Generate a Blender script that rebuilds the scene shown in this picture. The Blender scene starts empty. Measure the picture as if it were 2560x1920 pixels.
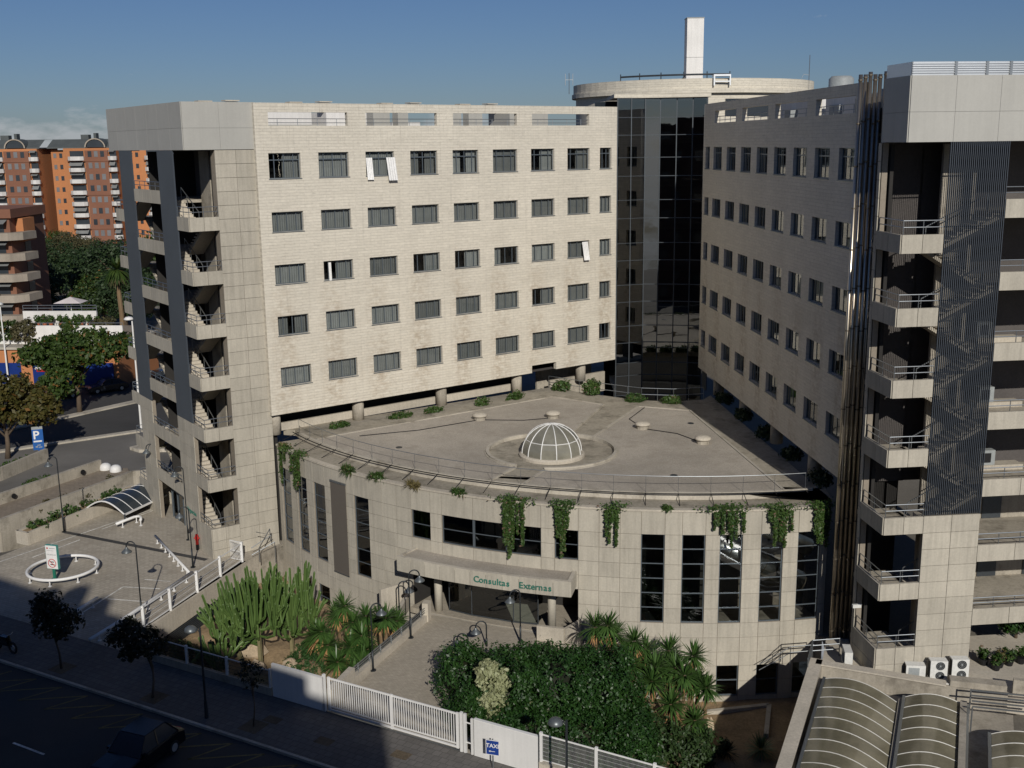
import bpy, math, random
import numpy as np
from mathutils import Vector, Matrix
from mathutils.geometry import tessellate_polygon
random.seed(11); rng = np.random.default_rng(11)
S = bpy.context.scene
COL = S.collection
R = math.radians
pi = math.pi

# ------------------------------------------------------------------ camera
cam_d = bpy.data.cameras.new('camera'); cam = bpy.data.objects.new('camera', cam_d); COL.objects.link(cam)
cam_d.sensor_width = 36.0; cam_d.sensor_fit = 'HORIZONTAL'; cam_d.lens = 2758.96/2560*36
cam_d.clip_start = 0.3; cam_d.clip_end = 6000
_p, _r = 0.2151, 0.0124
_f = Vector((0, math.cos(_p), -math.sin(_p))); _u = Vector((0, math.sin(_p), math.cos(_p))); _x = Vector((1, 0, 0))
_rt = _x*math.cos(_r) - _u*math.sin(_r); _up = _x*math.sin(_r) + _u*math.cos(_r)
_m = Matrix((_rt, _up, -_f)).transposed().to_4x4(); _m.translation = (0, 0, 27.5)
cam.matrix_world = _m
S.camera = cam

# ------------------------------------------------------------------ sky and sun
SUN_EL = R(28.0); SUN_DIR = Vector((0.18*math.cos(SUN_EL), -0.984*math.cos(SUN_EL), math.sin(SUN_EL))).normalized()
W = bpy.data.worlds.new('World'); S.world = W; W.use_nodes = True
wn = W.node_tree.nodes; wl = W.node_tree.links; wn.clear()
out = wn.new('ShaderNodeOutputWorld'); bg = wn.new('ShaderNodeBackground'); sky = wn.new('ShaderNodeTexSky')
sky.sky_type = 'NISHITA'; sky.sun_disc = False; sky.sun_elevation = SUN_EL; sky.sun_rotation = R(168.5)
sky.altitude = 0; sky.air_density = 1.0; sky.dust_density = 0.25; sky.ozone_density = 3.5
bg.inputs['Strength'].default_value = 0.05
# low bank of cumulus above the horizon, all the way round
tc = wn.new('ShaderNodeTexCoord'); mp = wn.new('ShaderNodeMapping'); mp.inputs['Scale'].default_value = (11, 11, 30)
nz = wn.new('ShaderNodeTexNoise'); nz.inputs['Scale'].default_value = 1.6; nz.inputs['Detail'].default_value = 7; nz.inputs['Roughness'].default_value = .58
sx = wn.new('ShaderNodeSeparateXYZ'); wl.new(tc.outputs['Generated'], sx.inputs[0]); wl.new(tc.outputs['Generated'], mp.inputs[0]); wl.new(mp.outputs[0], nz.inputs['Vector'])
band = wn.new('ShaderNodeMapRange'); band.inputs[1].default_value = .034; band.inputs[2].default_value = .004; band.inputs[3].default_value = 0; band.inputs[4].default_value = .40; wl.new(sx.outputs['Z'], band.inputs[0])
ad = wn.new('ShaderNodeMath'); ad.operation = 'ADD'; wl.new(nz.outputs['Fac'], ad.inputs[0]); wl.new(band.outputs[0], ad.inputs[1])
th = wn.new('ShaderNodeMapRange'); th.inputs[1].default_value = .70; th.inputs[2].default_value = .86; th.inputs[3].default_value = 0; th.inputs[4].default_value = .6; wl.new(ad.outputs[0], th.inputs[0])
mx = wn.new('ShaderNodeMix'); mx.data_type = 'RGBA'; mx.inputs[7].default_value = (9.2, 9.5, 10.0, 1)
tn = wn.new('ShaderNodeMix'); tn.data_type = 'RGBA'; tn.blend_type = 'MULTIPLY'; tn.inputs[0].default_value = 1; tn.inputs[7].default_value = (.53, .635, .88, 1); wl.new(sky.outputs[0], tn.inputs[6])
wl.new(th.outputs[0], mx.inputs[0]); wl.new(tn.outputs[2], mx.inputs[6]); wl.new(mx.outputs[2], bg.inputs['Color']); wl.new(bg.outputs[0], out.inputs[0])
sd = bpy.data.lights.new('sun', 'SUN'); sun = bpy.data.objects.new('sun', sd); COL.objects.link(sun)
sd.energy = 3.5; sd.angle = R(.53); sd.color = (1.0, .955, .875)
sun.rotation_euler = SUN_DIR.to_track_quat('Z', 'Y').to_euler(); sun.location = (10, -40, 60)
vs = S.view_settings; vs.view_transform = 'Standard'; vs.look = 'None'; vs.gamma = 1.0; vs.exposure = 0.0; vs.use_curve_mapping = False
cy = S.cycles; cy.use_denoising = True; cy.max_bounces = 6; cy.diffuse_bounces = 3; cy.glossy_bounces = 3; cy.transparent_max_bounces = 10; cy.transmission_bounces = 4
cy.caustics_reflective = False; cy.caustics_refractive = False; cy.sample_clamp_indirect = 6

# ------------------------------------------------------------------ materials
def nodes(name):
    m = bpy.data.materials.new(name); m.use_nodes = True
    n = m.node_tree.nodes; l = m.node_tree.links
    return m, n, l, n['Principled BSDF']
def noise(n, l, vec, scale, detail=5, rough=.6, stretch=None):
    t = n.new('ShaderNodeTexNoise'); t.inputs['Scale'].default_value = scale; t.inputs['Detail'].default_value = detail; t.inputs['Roughness'].default_value = rough
    if stretch:
        mpn = n.new('ShaderNodeMapping'); mpn.inputs['Scale'].default_value = stretch; l.new(vec, mpn.inputs[0]); vec = mpn.outputs[0]
    l.new(vec, t.inputs['Vector']); return t.outputs['Fac']
def rng_map(n, l, s, a, b, c, d, smooth=False):
    t = n.new('ShaderNodeMapRange'); t.inputs[1].default_value = a; t.inputs[2].default_value = b; t.inputs[3].default_value = c; t.inputs[4].default_value = d
    if smooth: t.interpolation_type = 'SMOOTHSTEP'
    l.new(s, t.inputs[0]); return t.outputs[0]
def mul(n, l, a, b, op='MULTIPLY'):
    t = n.new('ShaderNodeMath'); t.operation = op
    for i, v in enumerate((a, b)):
        if isinstance(v, (int, float)): t.inputs[i].default_value = v
        else: l.new(v, t.inputs[i])
    return t.outputs[0]
def scale_col(n, l, col, fac):
    t = n.new('ShaderNodeVectorMath'); t.operation = 'SCALE'
    if isinstance(col, tuple): t.inputs[0].default_value = col
    else: l.new(col, t.inputs[0])
    l.new(fac, t.inputs['Scale']); return t.outputs[0]
def mixc(n, l, fac, a, b):
    t = n.new('ShaderNodeMix'); t.data_type = 'RGBA'
    if isinstance(fac, (int, float)): t.inputs[0].default_value = fac
    else: l.new(fac, t.inputs[0])
    for i, v in ((6, a), (7, b)):
        if isinstance(v, tuple): t.inputs[i].default_value = (*v, 1)
        else: l.new(v, t.inputs[i])
    return t.outputs[2]
def bump(n, l, h, strength, dist, bsdf):
    b = n.new('ShaderNodeBump'); b.inputs['Strength'].default_value = strength; b.inputs['Distance'].default_value = dist
    l.new(h, b.inputs['Height']); l.new(b.outputs[0], bsdf.inputs['Normal'])
MATS = {}
def plain(name, col, rough=.75, metal=0, big=.18, fine=.12, s1=.35, s2=9, bmp=.25, streak=0, spec=.35, objrand=.06, dirt=None):
    """weathered plain surface: large soft blotches, fine grain, optional vertical run marks"""
    m, n, l, b = nodes(name)
    g = n.new('ShaderNodeNewGeometry').outputs['Position']
    f1 = rng_map(n, l, noise(n, l, g, s1, 5), .3, .7, 1-big, 1+big*.6)
    f2 = rng_map(n, l, noise(n, l, g, s2, 4, .7), .3, .7, 1-fine, 1+fine)
    f = mul(n, l, f1, f2)
    if streak:
        st = rng_map(n, l, noise(n, l, g, 1.0, 4, .6, (5, 5, .35)), .42, .7, 1, 1-streak)
        f = mul(n, l, f, st)
    if objrand:
        oi = n.new('ShaderNodeObjectInfo'); f = mul(n, l, f, rng_map(n, l, oi.outputs['Random'], 0, 1, 1-objrand, 1+objrand))
    c = scale_col(n, l, col, f)
    if dirt:
        dm = rng_map(n, l, noise(n, l, g, .8, 7, .68), .5, .68, 0, .75); c = mixc(n, l, dm, c, dirt)
    l.new(c, b.inputs['Base Color']); b.inputs['Roughness'].default_value = rough; b.inputs['Metallic'].default_value = metal
    b.inputs['Specular IOR Level'].default_value = spec
    if bmp: bump(n, l, noise(n, l, g, s2*1.6, 6, .7), bmp, .02, b)
    MATS[name] = m; return m
def stone(name, col, stain):
    m, n, l, b = nodes(name)
    o = n.new('ShaderNodeTexCoord').outputs['Object']
    sp = n.new('ShaderNodeSeparateXYZ'); l.new(o, sp.inputs[0])
    cb = n.new('ShaderNodeCombineXYZ'); l.new(sp.outputs['X'], cb.inputs[0]); l.new(sp.outputs['Z'], cb.inputs[1])
    br = n.new('ShaderNodeTexBrick'); l.new(cb.outputs[0], br.inputs['Vector'])
    br.inputs['Color1'].default_value = (*[c*1.03 for c in col], 1); br.inputs['Color2'].default_value = (*[c*.95 for c in col], 1); br.inputs['Mortar'].default_value = (*[c*.86 for c in col], 1)
    br.inputs['Scale'].default_value = 1; br.inputs['Brick Width'].default_value = 1.1; br.inputs['Row Height'].default_value = .2; br.inputs['Mortar Size'].default_value = .012; br.inputs['Mortar Smooth'].default_value = .4; br.inputs['Bias'].default_value = -.1
    dash = rng_map(n, l, noise(n, l, o, 1.0, 5, .7, (1.6, 1.6, 7.5)), .57, .70, 1, .80)
    f = mul(n, l, mul(n, l, dash, rng_map(n, l, noise(n, l, o, 3.2, 6, .75, (1, 1, 2.2)), .3, .7, .88, 1.1)), rng_map(n, l, noise(n, l, o, .25, 4), .3, .7, .93, 1.04))
    st = rng_map(n, l, noise(n, l, o, .9, 4, .6, (4, 4, .22)), .55, .75, 1, .9); f = mul(n, l, f, st)
    c = scale_col(n, l, br.outputs['Color'], f)
    if stain:
        # brown weathering in columns between the windows, heavier on the lower storeys
        ph = mul(n, l, mul(n, l, sp.outputs['X'], 2*pi/3.622), 1.48+1.0, 'ADD'); sn = n.new('ShaderNodeMath'); sn.operation = 'SINE'; l.new(ph, sn.inputs[0])
        colm = rng_map(n, l, sn.outputs[0], .3, -.8, .22, 1.0)
        zm = rng_map(n, l, sp.outputs['Z'], 22.5, 14.0, 0, 1, True)
        wide = rng_map(n, l, noise(n, l, o, .22, 3), .36, .58, .3, 1)
        blot = rng_map(n, l, noise(n, l, o, 1.9, 8, .72, (1, 1, 1.5)), .40, .60, 0, 1)
        fc = mul(n, l, mul(n, l, mul(n, l, colm, zm), mul(n, l, wide, blot)), .52)
        c = mixc(n, l, fc, c, (.30, .215, .13))
        drip = mul(n, l, rng_map(n, l, noise(n, l, o, 1.1, 5, .6, (9, 9, .5)), .56, .72, 0, .35), rng_map(n, l, sp.outputs['Z'], 29.6, 26, 1, 0.15))
        c = mixc(n, l, drip, c, (.20, .16, .12))
    l.new(c, b.inputs['Base Color']); b.inputs['Roughness'].default_value = .9; b.inputs['Specular IOR Level'].default_value = .2
    h = mul(n, l, noise(n, l, o, 5.5, 8, .8, (1, 1, 1.6)), br.outputs['Fac'], 'SUBTRACT'); bump(n, l, h, .55, .03, b)
    MATS[name] = m; return m
def leafmat(name, c1, c2, rough=.5, trans=.25, dead=None):
    m, n, l, b = nodes(name)
    g = n.new('ShaderNodeNewGeometry'); f = g.outputs['Random Per Island']
    nf = noise(n, l, g.outputs['Position'], .55, 3)
    f2 = mul(n, l, mul(n, l, f, .6), mul(n, l, rng_map(n, l, nf, .3, .7, 0, 1), .4), 'ADD')
    c = mixc(n, l, f2, c1, c2)
    if dead:
        c = mixc(n, l, rng_map(n, l, f, 1-dead[1], 1-dead[1]+.02, 0, 1), c, dead[0])
    l.new(c, b.inputs['Base Color']); b.inputs['Roughness'].default_value = rough; b.inputs['Specular IOR Level'].default_value = .4
    tr = n.new('ShaderNodeBsdfTranslucent'); l.new(c, tr.inputs['Color']); ms = n.new('ShaderNodeMixShader'); ms.inputs[0].default_value = trans
    l.new(b.outputs[0], ms.inputs[1]); l.new(tr.outputs[0], ms.inputs[2]); l.new(ms.outputs[0], n['Material Output'].inputs[0])
    MATS[name] = m; return m
def glass(name, tint, trans, refl_rough=.02, base=.06):
    """sheet glass: tinted see-through share plus mirror share that rises at grazing angles"""
    m, n, l, b = nodes(name); n.remove(b)
    t = n.new('ShaderNodeBsdfTransparent'); t.inputs[0].default_value = (*[c*trans for c in tint], 1)
    gl = n.new('ShaderNodeBsdfGlossy'); gl.inputs['Color'].default_value = (.92, .95, .97, 1); gl.inputs['Roughness'].default_value = refl_rough
    fr = n.new('ShaderNodeFresnel'); fr.inputs[0].default_value = 1.5
    k = mul(n, l, mul(n, l, fr.outputs[0], 1.3), base-.04, 'ADD')
    g = n.new('ShaderNodeNewGeometry')
    bp = n.new('ShaderNodeBump'); bp.inputs['Strength'].default_value = .05; bp.inputs['Distance'].default_value = .05
    l.new(noise(n, l, g.outputs['Position'], .7, 2), bp.inputs['Height']); l.new(bp.outputs[0], gl.inputs['Normal'])
    ms = n.new('ShaderNodeMixShader'); l.new(k, ms.inputs[0]); l.new(t.outputs[0], ms.inputs[1]); l.new(gl.outputs[0], ms.inputs[2]); l.new(ms.outputs[0], n['Material Output'].inputs[0])
    MATS[name] = m; return m
def paving(name, col, bw, bh, mortar=.8, big=.25, rot=0, msize=.02, dirt=None):
    m, n, l, b = nodes(name)
    g = n.new('ShaderNodeNewGeometry').outputs['Position']
    mpn = n.new('ShaderNodeMapping'); mpn.inputs['Rotation'].default_value = (0, 0, rot); l.new(g, mpn.inputs[0])
    br = n.new('ShaderNodeTexBrick'); l.new(mpn.outputs[0], br.inputs['Vector']); br.inputs['Scale'].default_value = 1
    br.inputs['Brick Width'].default_value = bw; br.inputs['Row Height'].default_value = bh; br.inputs['Mortar Size'].default_value = msize
    br.inputs['Color1'].default_value = (*[c*1.08 for c in col], 1); br.inputs['Color2'].default_value = (*[c*.9 for c in col], 1); br.inputs['Mortar'].default_value = (*[c*mortar for c in col], 1)
    f = mul(n, l, rng_map(n, l, noise(n, l, g, .16, 6, .62), .3, .7, 1-big, 1+big*.5), rng_map(n, l, noise(n, l, g, 4, 5, .7), .3, .7, .88, 1.1))
    c = scale_col(n, l, br.outputs['Color'], f)
    if dirt: c = mixc(n, l, rng_map(n, l, noise(n, l, g, .5, 7, .7), .52, .7, 0, .7), c, dirt)
    l.new(c, b.inputs['Base Color']); b.inputs['Roughness'].default_value = .88; b.inputs['Specular IOR Level'].default_value = .25
    bump(n, l, noise(n, l, g, 14, 5, .7), .3, .02, b)
    MATS[name] = m; return m

stone('stone_facade', (.665, .615, .52), True)
stone('stone_rear', (.66, .61, .51), False)
plain('concrete_panel', (.45, .413, .342), .82, streak=.17, big=.12, fine=.08, objrand=.06)
plain('concrete_back', (.28, .24, .19), .9)
plain('band_panel', (.42, .41, .375), .6, big=.06, fine=.03, streak=.05, objrand=.02, bmp=.1)
plain('concrete', (.40, .36, .295), .85, streak=.16, dirt=(.16, .14, .11))
plain('concrete_pale', (.50, .45, .37), .85, streak=.10)
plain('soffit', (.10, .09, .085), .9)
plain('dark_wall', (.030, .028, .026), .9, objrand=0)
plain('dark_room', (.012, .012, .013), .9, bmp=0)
plain('gravel', (.385, .345, .29), .95, big=.2, fine=.26, s1=.22, s2=14, bmp=.8, dirt=(.31, .275, .225))
plain('roof_walk', (.33, .295, .235), .92, big=.2, fine=.2, s2=5, dirt=(.13, .115, .085))
plain('kerb_stone', (.46, .42, .35), .88, dirt=(.2, .17, .13))
plain('soil', (.30, .215, .125), .95, big=.35, fine=.25, s1=.8, s2=7, bmp=.8)
plain('earth_dark', (.13, .10, .065), .95, big=.35, fine=.3, s1=.8, s2=7, bmp=.8)
plain('rock', (.42, .33, .23), .9, big=.25, fine=.2, s1=1.5, bmp=.8)
plain('asphalt', (.062, .060, .058), .9, big=.25, fine=.2, s1=.12, s2=20, bmp=.4)
plain('asphalt_pale', (.17, .16, .145), .9, big=.25, fine=.15, s1=.15, s2=14, bmp=.4)
plain('city_ground', (.15, .135, .11), .95, big=.3, fine=.2, s1=.08)
paving('plaza_paving', (.43, .385, .315), .42, .21, .74, .22, R(28), .02, dirt=(.29, .25, .195))
paving('pavement_tiles', (.15, .14, .13), .4, .4, .7, .2, R(29), .02)
paving('path_paving', (.40, .355, .285), .22, .11, .8, .14, R(20), .012)
paving('terrace_paving', (.27, .225, .175), .5, .25, .75, .2, R(24), .02)
plain('white_paint', (.74, .73, .71), .5, big=.07, fine=.03, streak=.06, bmp=.08)
plain('white_wall', (.72, .70, .67), .7, big=.10, fine=.05, streak=.09)
plain('road_paint', (.70, .68, .62), .8, big=.4, fine=.3, s1=1.2)
plain('yellow_paint', (.19, .15, .06), .8, big=.4, fine=.3, s1=1.2)
plain('rail_metal', (.32, .34, .355), .4, .85, big=.1, fine=.05, bmp=0)
plain('post_dark', (.035, .040, .045), .45, .3, bmp=0)
plain('lamp_shade', (.16, .175, .18), .4, .5, bmp=0)
plain('frame_metal', (.17, .20, .225), .45, .6, big=.06, fine=.04, bmp=0)
plain('frame_dark', (.075, .085, .095), .45, .5, bmp=0)
plain('louver', (.075, .088, .108), .5, .4, big=.08, fine=.04, bmp=0)
plain('blind', (.115, .10, .085), .8, big=.05, fine=.08, s2=30)
plain('steel', (.56, .49, .39), .30, .92, big=.2, fine=.08, s1=.6, bmp=.05, streak=.2)
plain('steel_band', (.20, .17, .13), .5, .7, bmp=0)
plain('duct_steel', (.62, .62, .58), .28, 1.0, bmp=0)
plain('aluminium', (.62, .64, .655), .42, .7, big=.06, fine=.04, bmp=0)
plain('rib_paint', (.52, .505, .465), .5, bmp=0)
plain('ac_white', (.66, .655, .62), .55, big=.06, bmp=0)
plain('black', (.012, .012, .013), .6, bmp=0)
plain('rubber', (.02, .02, .02), .8, bmp=0)
plain('green_letter', (.035, .165, .125), .5, bmp=0)
plain('green_paint', (.02, .17, .115), .45, bmp=0)
plain('teal_paint', (.08, .32, .27), .45, bmp=0)
plain('red_paint', (.45, .025, .02), .45, bmp=0)
plain('grey_paint', (.30, .32, .32), .5, bmp=0)
plain('sign_blue', (.015, .045, .22), .4, bmp=0)
plain('parking_blue', (.02, .10, .33), .4, bmp=0)
plain('shop_blue', (.008, .03, .17), .45, bmp=0)
plain('shop_red', (.42, .02, .02), .5, bmp=0)
plain('shop_yellow', (.75, .45, .02), .5, bmp=0)
plain('orange_brick', (.47, .195, .08), .85, big=.08, fine=.06, s1=.1, s2=2, streak=.06)
plain('brown_brick', (.22, .10, .062), .85, big=.1, fine=.06, s1=.1, s2=2)
plain('balcony_white', (.62, .60, .57), .7, bmp=0)
plain('balcony_buff', (.36, .31, .25), .8, streak=.1)
plain('slate_roof', (.085, .095, .095), .7, bmp=0)
plain('awning', (.20, .205, .20), .8, bmp=0)
plain('window_far', (.035, .042, .05), .15, spec=.6, bmp=0)
plain('shutter', (.17, .17, .175), .6, bmp=0)
plain('terracotta', (.36, .11, .05), .8, bmp=0)
plain('canvas', (.66, .60, .58), .85, bmp=0)
plain('curtain', (.47, .475, .465), .9, big=.1, fine=.05, s1=1.5, bmp=0, objrand=.3)
plain('curtain_white', (.80, .79, .77), .9, bmp=0)
plain('cactus_wood', (.19, .165, .085), .9, bmp=.6, s2=6)
plain('bark', (.115, .085, .06), .95, bmp=.8, s2=5)
plain('palm_bark', (.20, .135, .075), .95, bmp=.8, s2=7)
plain('dry_leaf', (.36, .20, .085), .9, bmp=0)
plain('car_black', (.010, .011, .014), .18, .2, spec=.7, bmp=0)
plain('car_dark', (.014, .018, .028), .2, .2, spec=.7, bmp=0)
plain('mesh_wire', (.50, .50, .49), .5, .3, bmp=0)
plain('camera_house', (.07, .045, .035), .95)
leafmat('leaf_hedge', (.009, .034, .008), (.036, .092, .016), .45, .2, ((.16, .15, .08), .015))
leafmat('leaf_varieg', (.28, .31, .15), (.46, .47, .28), .5, .3)
leafmat('leaf_low', (.016, .040, .012), (.05, .085, .025), .5, .2, ((.20, .13, .10), .025))
leafmat('leaf_yucca', (.030, .080, .016), (.095, .175, .045), .38, .2)
leafmat('leaf_agave', (.06, .11, .05), (.13, .19, .085), .4, .2)
leafmat('leaf_cactus', (.050, .095, .022), (.115, .18, .048), .5, .05)
leafmat('leaf_ground', (.018, .055, .012), (.04, .10, .022), .6, .2)
leafmat('leaf_trail', (.030, .075, .016), (.085, .14, .032), .5, .3, ((.20, .13, .09), .06))
leafmat('leaf_dry', (.10, .085, .03), (.19, .15, .06), .7, .2)
leafmat('leaf_tree', (.022, .055, .010), (.075, .115, .022), .55, .3, ((.20, .10, .025), .06))
leafmat('leaf_autumn', (.045, .055, .012), (.14, .105, .025), .6, .3, ((.20, .10, .025), .06))
leafmat('leaf_dark', (.012, .030, .010), (.042, .072, .022), .6, .2)
leafmat('leaf_olive', (.05, .055, .022), (.12, .10, .045), .7, .25)
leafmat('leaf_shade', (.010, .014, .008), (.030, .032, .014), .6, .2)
glass('glass_clear', (.80, .88, .88), .92, .02, .10)
glass('glass_room', (.74, .77, .77), .85, .02, .08)
glass('glass_dark', (.28, .33, .36), .45, .015, .06)
glass('glass_wall', (.13, .14, .15), .22, .012, .22)
plain('glass_roof', (.20, .18, .122), .15, spec=.55, big=.35, fine=.08, s1=.5, bmp=.04)
plain('canopy_glass', (.035, .045, .055), .2, spec=.6, bmp=0)
glass('glass_blue', (.10, .12, .14), .35, .06, .08)
plain('glass_dome', (.215, .205, .165), .16, spec=.7, big=.25, fine=.05, s1=1.0, bmp=.03, objrand=.12)

# ------------------------------------------------------------------ mesh helpers
class B:
    def __init__(s): s.v = []; s.f = []
    def add(s, vs, fs):
        o = len(s.v); s.v += [tuple(map(float, q)) for q in vs]; s.f += [tuple(o+i for i in f) for f in fs]; return s
    def quad(s, *p): return s.add(p, [tuple(range(len(p)))])
    def box(s, x0, x1, y0, y1, z0, z1):
        if x1 < x0: x0, x1 = x1, x0
        return s.add([(x0,y0,z0),(x1,y0,z0),(x1,y1,z0),(x0,y1,z0),(x0,y0,z1),(x1,y0,z1),(x1,y1,z1),(x0,y1,z1)],
                     [(3,2,1,0),(4,5,6,7),(0,1,5,4),(1,2,6,5),(2,3,7,6),(3,0,4,7)])
    def bar(s, a, b, w, h):
        """box beam from a to b, w wide (horizontal), h high"""
        a = Vector(a); b = Vector(b); d = (b-a).normalized()
        sd = d.cross(Vector((0,0,1)));
        sd = sd.normalized() if sd.length > 1e-4 else Vector((1,0,0))
        up = sd.cross(d).normalized(); sd = sd*(w/2); up = up*(h/2)
        vs_ = [p+sx*sd+sz*up for p in (a, b) for sx, sz in ((-1,-1),(1,-1),(1,1),(-1,1))]
        return s.add(vs_, [(0,1,2,3),(7,6,5,4),(0,4,5,1),(1,5,6,2),(2,6,7,3),(3,7,4,0)])
    def prism(s, poly, z0, z1):
        n = len(poly); zt = z1 if hasattr(z1, '__len__') else [z1]*n; zb = z0 if hasattr(z0, '__len__') else [z0]*n
        vs_ = [(p[0],p[1],zb[i]) for i, p in enumerate(poly)]+[(p[0],p[1],zt[i]) for i, p in enumerate(poly)]
        fs = [tuple(range(n))[::-1], tuple(range(n, 2*n))]+[(i,(i+1)%n,n+(i+1)%n,n+i) for i in range(n)]
        return s.add(vs_, fs)
    def cyl(s, a, b, r0, r1=None, n=10, cap=True):
        r1 = r0 if r1 is None else r1; a = Vector(a); b = Vector(b); d = (b-a).normalized()
        t = Vector((0,0,1)) if abs(d.z) < .9 else Vector((1,0,0)); e1 = d.cross(t).normalized(); e2 = d.cross(e1)
        vs_ = [p+r*(math.cos(2*pi*i/n)*e1+math.sin(2*pi*i/n)*e2) for p, r in ((a,r0),(b,r1)) for i in range(n)]
        fs = [(i,(i+1)%n,n+(i+1)%n,n+i) for i in range(n)]
        if cap: fs += [tuple(range(n))[::-1], tuple(range(n,2*n))]
        return s.add(vs_, fs)
    def tube(s, pts, r, n=8, closed=False, radii=None, ribs=None):
        P = [Vector(p) for p in pts]; k = len(P); vs_ = []
        prev = None
        for i, p in enumerate(P):
            d = (P[(i+1)%k]-P[i-1]) if closed else (P[min(i+1,k-1)]-P[max(i-1,0)])
            d.normalize()
            if prev is None:
                t = Vector((0,0,1)) if abs(d.z) < .9 else Vector((1,0,0)); e1 = d.cross(t).normalized()
            else: e1 = (prev-d*prev.dot(d)).normalized()
            prev = e1; e2 = d.cross(e1); rr = radii[i] if radii else r
            for j in range(n):
                q = rr*(1 if not ribs or j % 2 == 0 else ribs)
                vs_.append(p+q*(math.cos(2*pi*j/n)*e1+math.sin(2*pi*j/n)*e2))
        m = k if closed else k-1
        fs = [(i*n+j, i*n+(j+1)%n, ((i+1)%k)*n+(j+1)%n, ((i+1)%k)*n+j) for i in range(m) for j in range(n)]
        if not closed: fs += [tuple(range(n))[::-1], tuple(range((k-1)*n, k*n))]
        return s.add(vs_, fs)
    def lathe(s, prof, n=20, c=(0,0), a0=0, a1=2*pi):
        full = abs(a1-a0-2*pi) < 1e-6; m = n if full else n+1; vs_ = []
        for r, z in prof:
            for i in range(m):
                a = a0+(a1-a0)*i/n; vs_.append((c[0]+r*math.cos(a), c[1]+r*math.sin(a), z))
        fs = [(k*m+i, k*m+(i+1)%m, (k+1)*m+(i+1)%m, (k+1)*m+i) for k in range(len(prof)-1) for i in range(n)]
        return s.add(vs_, fs)
    def sector(s, r0, r1, a0, a1, z0, z1, n=4, c=(0,0)):
        """closed annular block, angles in degrees"""
        vs_ = []
        for i in range(n+1):
            a = R(a0+(a1-a0)*i/n); ca, sa = math.cos(a), math.sin(a)
            vs_ += [(c[0]+r0*ca,c[1]+r0*sa,z0),(c[0]+r1*ca,c[1]+r1*sa,z0),(c[0]+r1*ca,c[1]+r1*sa,z1),(c[0]+r0*ca,c[1]+r0*sa,z1)]
        fs = [(0,1,2,3), (4*n+3,4*n+2,4*n+1,4*n)]
        for i in range(n):
            o, q = 4*i, 4*i+4
            fs += [(o+1,q+1,q+2,o+2),(o+2,q+2,q+3,o+3),(o+3,q+3,q,o),(o,q,q+1,o+1)]
        return s.add(vs_, fs)
    def poly(s, outer, z, holes=()):
        loops = [[Vector((p[0],p[1],0)) for p in lp] for lp in (outer, *holes)]
        tri = tessellate_polygon(loops); flat = [p for lp in loops for p in lp]
        zf = z if callable(z) else (lambda x, y: z)
        fs = []
        for t in tri:
            a, b, c = (flat[i] for i in t)
            fs.append(t if (b-a).cross(c-a).z > 0 else tuple(reversed(t)))
        return s.add([(p.x,p.y,zf(p.x,p.y)) for p in flat], fs)
    def merge(s, o): return s.add(o.v, o.f)
def mesh(b, name, mat, smooth=False):
    me = bpy.data.meshes.new(name); me.from_pydata(b.v, [], b.f)
    me.materials.append(MATS[mat] if isinstance(mat, str) else mat)
    if smooth: me.shade_smooth()
    me.update(); return me
def ob(name, b, mat, parent=None, loc=None, rz=None, smooth=False, kind=None, label=None):
    me = b if isinstance(b, bpy.types.Mesh) else mesh(b, name, mat, smooth)
    o = bpy.data.objects.new(name, me); COL.objects.link(o)
    if parent is not None: o.parent = parent
    if loc is not None: o.location = loc
    if rz is not None: o.rotation_euler = (0,0,rz)
    if kind: o['kind'] = kind
    if label: o['label'] = label
    return o
def tag(o, label, cat, group=None):
    o['label'] = label; o['category'] = cat
    if group: o['group'] = group
    return o
def T(name, label, cat, loc=(0,0,0), rz=0, group=None):
    o = bpy.data.objects.new(name, None); o.empty_display_size = .3; COL.objects.link(o); o.location = loc; o.rotation_euler = (0,0,rz)
    return tag(o, label, cat, group)
def struct(name, b, mat, parent=None, **k):
    o = ob(name, b, mat, parent, **k)
    if parent is None: o['kind'] = 'structure'
    return o
def each(name, boxes, mat, parent, **k):
    """one part per box"""
    return [ob(name, B().box(*q), mat, parent, **k) for q in boxes]
def holes_wall(b, u0, u1, z0, z1, holes, v0, v1, back_from=None):
    """flat wall at depth v0 with rectangular openings whose reveals run back to v1"""
    us = sorted({u0, u1, *[h[0] for h in holes], *[h[1] for h in holes]}); zs = sorted({z0, z1, *[h[2] for h in holes], *[h[3] for h in holes]})
    us = [u for u in us if u0 <= u <= u1]; zs = [z for z in zs if z0 <= z <= z1]
    inh = lambda u, z: any(h[0] < u < h[1] and h[2] < z < h[3] for h in holes)
    for i in range(len(us)-1):
        for j in range(len(zs)-1):
            a, c, d, e = us[i], us[i+1], zs[j], zs[j+1]
            if inh((a+c)/2, (d+e)/2): continue
            b.quad((a,v0,d),(c,v0,d),(c,v0,e),(a,v0,e))
            if back_from is not None and d >= back_from-1e-6: b.quad((c,v1,d),(a,v1,d),(a,v1,e),(c,v1,e))
    for a, c, d, e in holes:
        if d > z0+1e-6: b.quad((a,v0,d),(c,v0,d),(c,v1,d),(a,v1,d))
        b.quad((a,v0,e),(a,v1,e),(c,v1,e),(c,v0,e)); b.quad((a,v0,d),(a,v1,d),(a,v1,e),(a,v0,e)); b.quad((c,v0,d),(c,v0,e),(c,v1,e),(c,v1,d))
    return b
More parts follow.
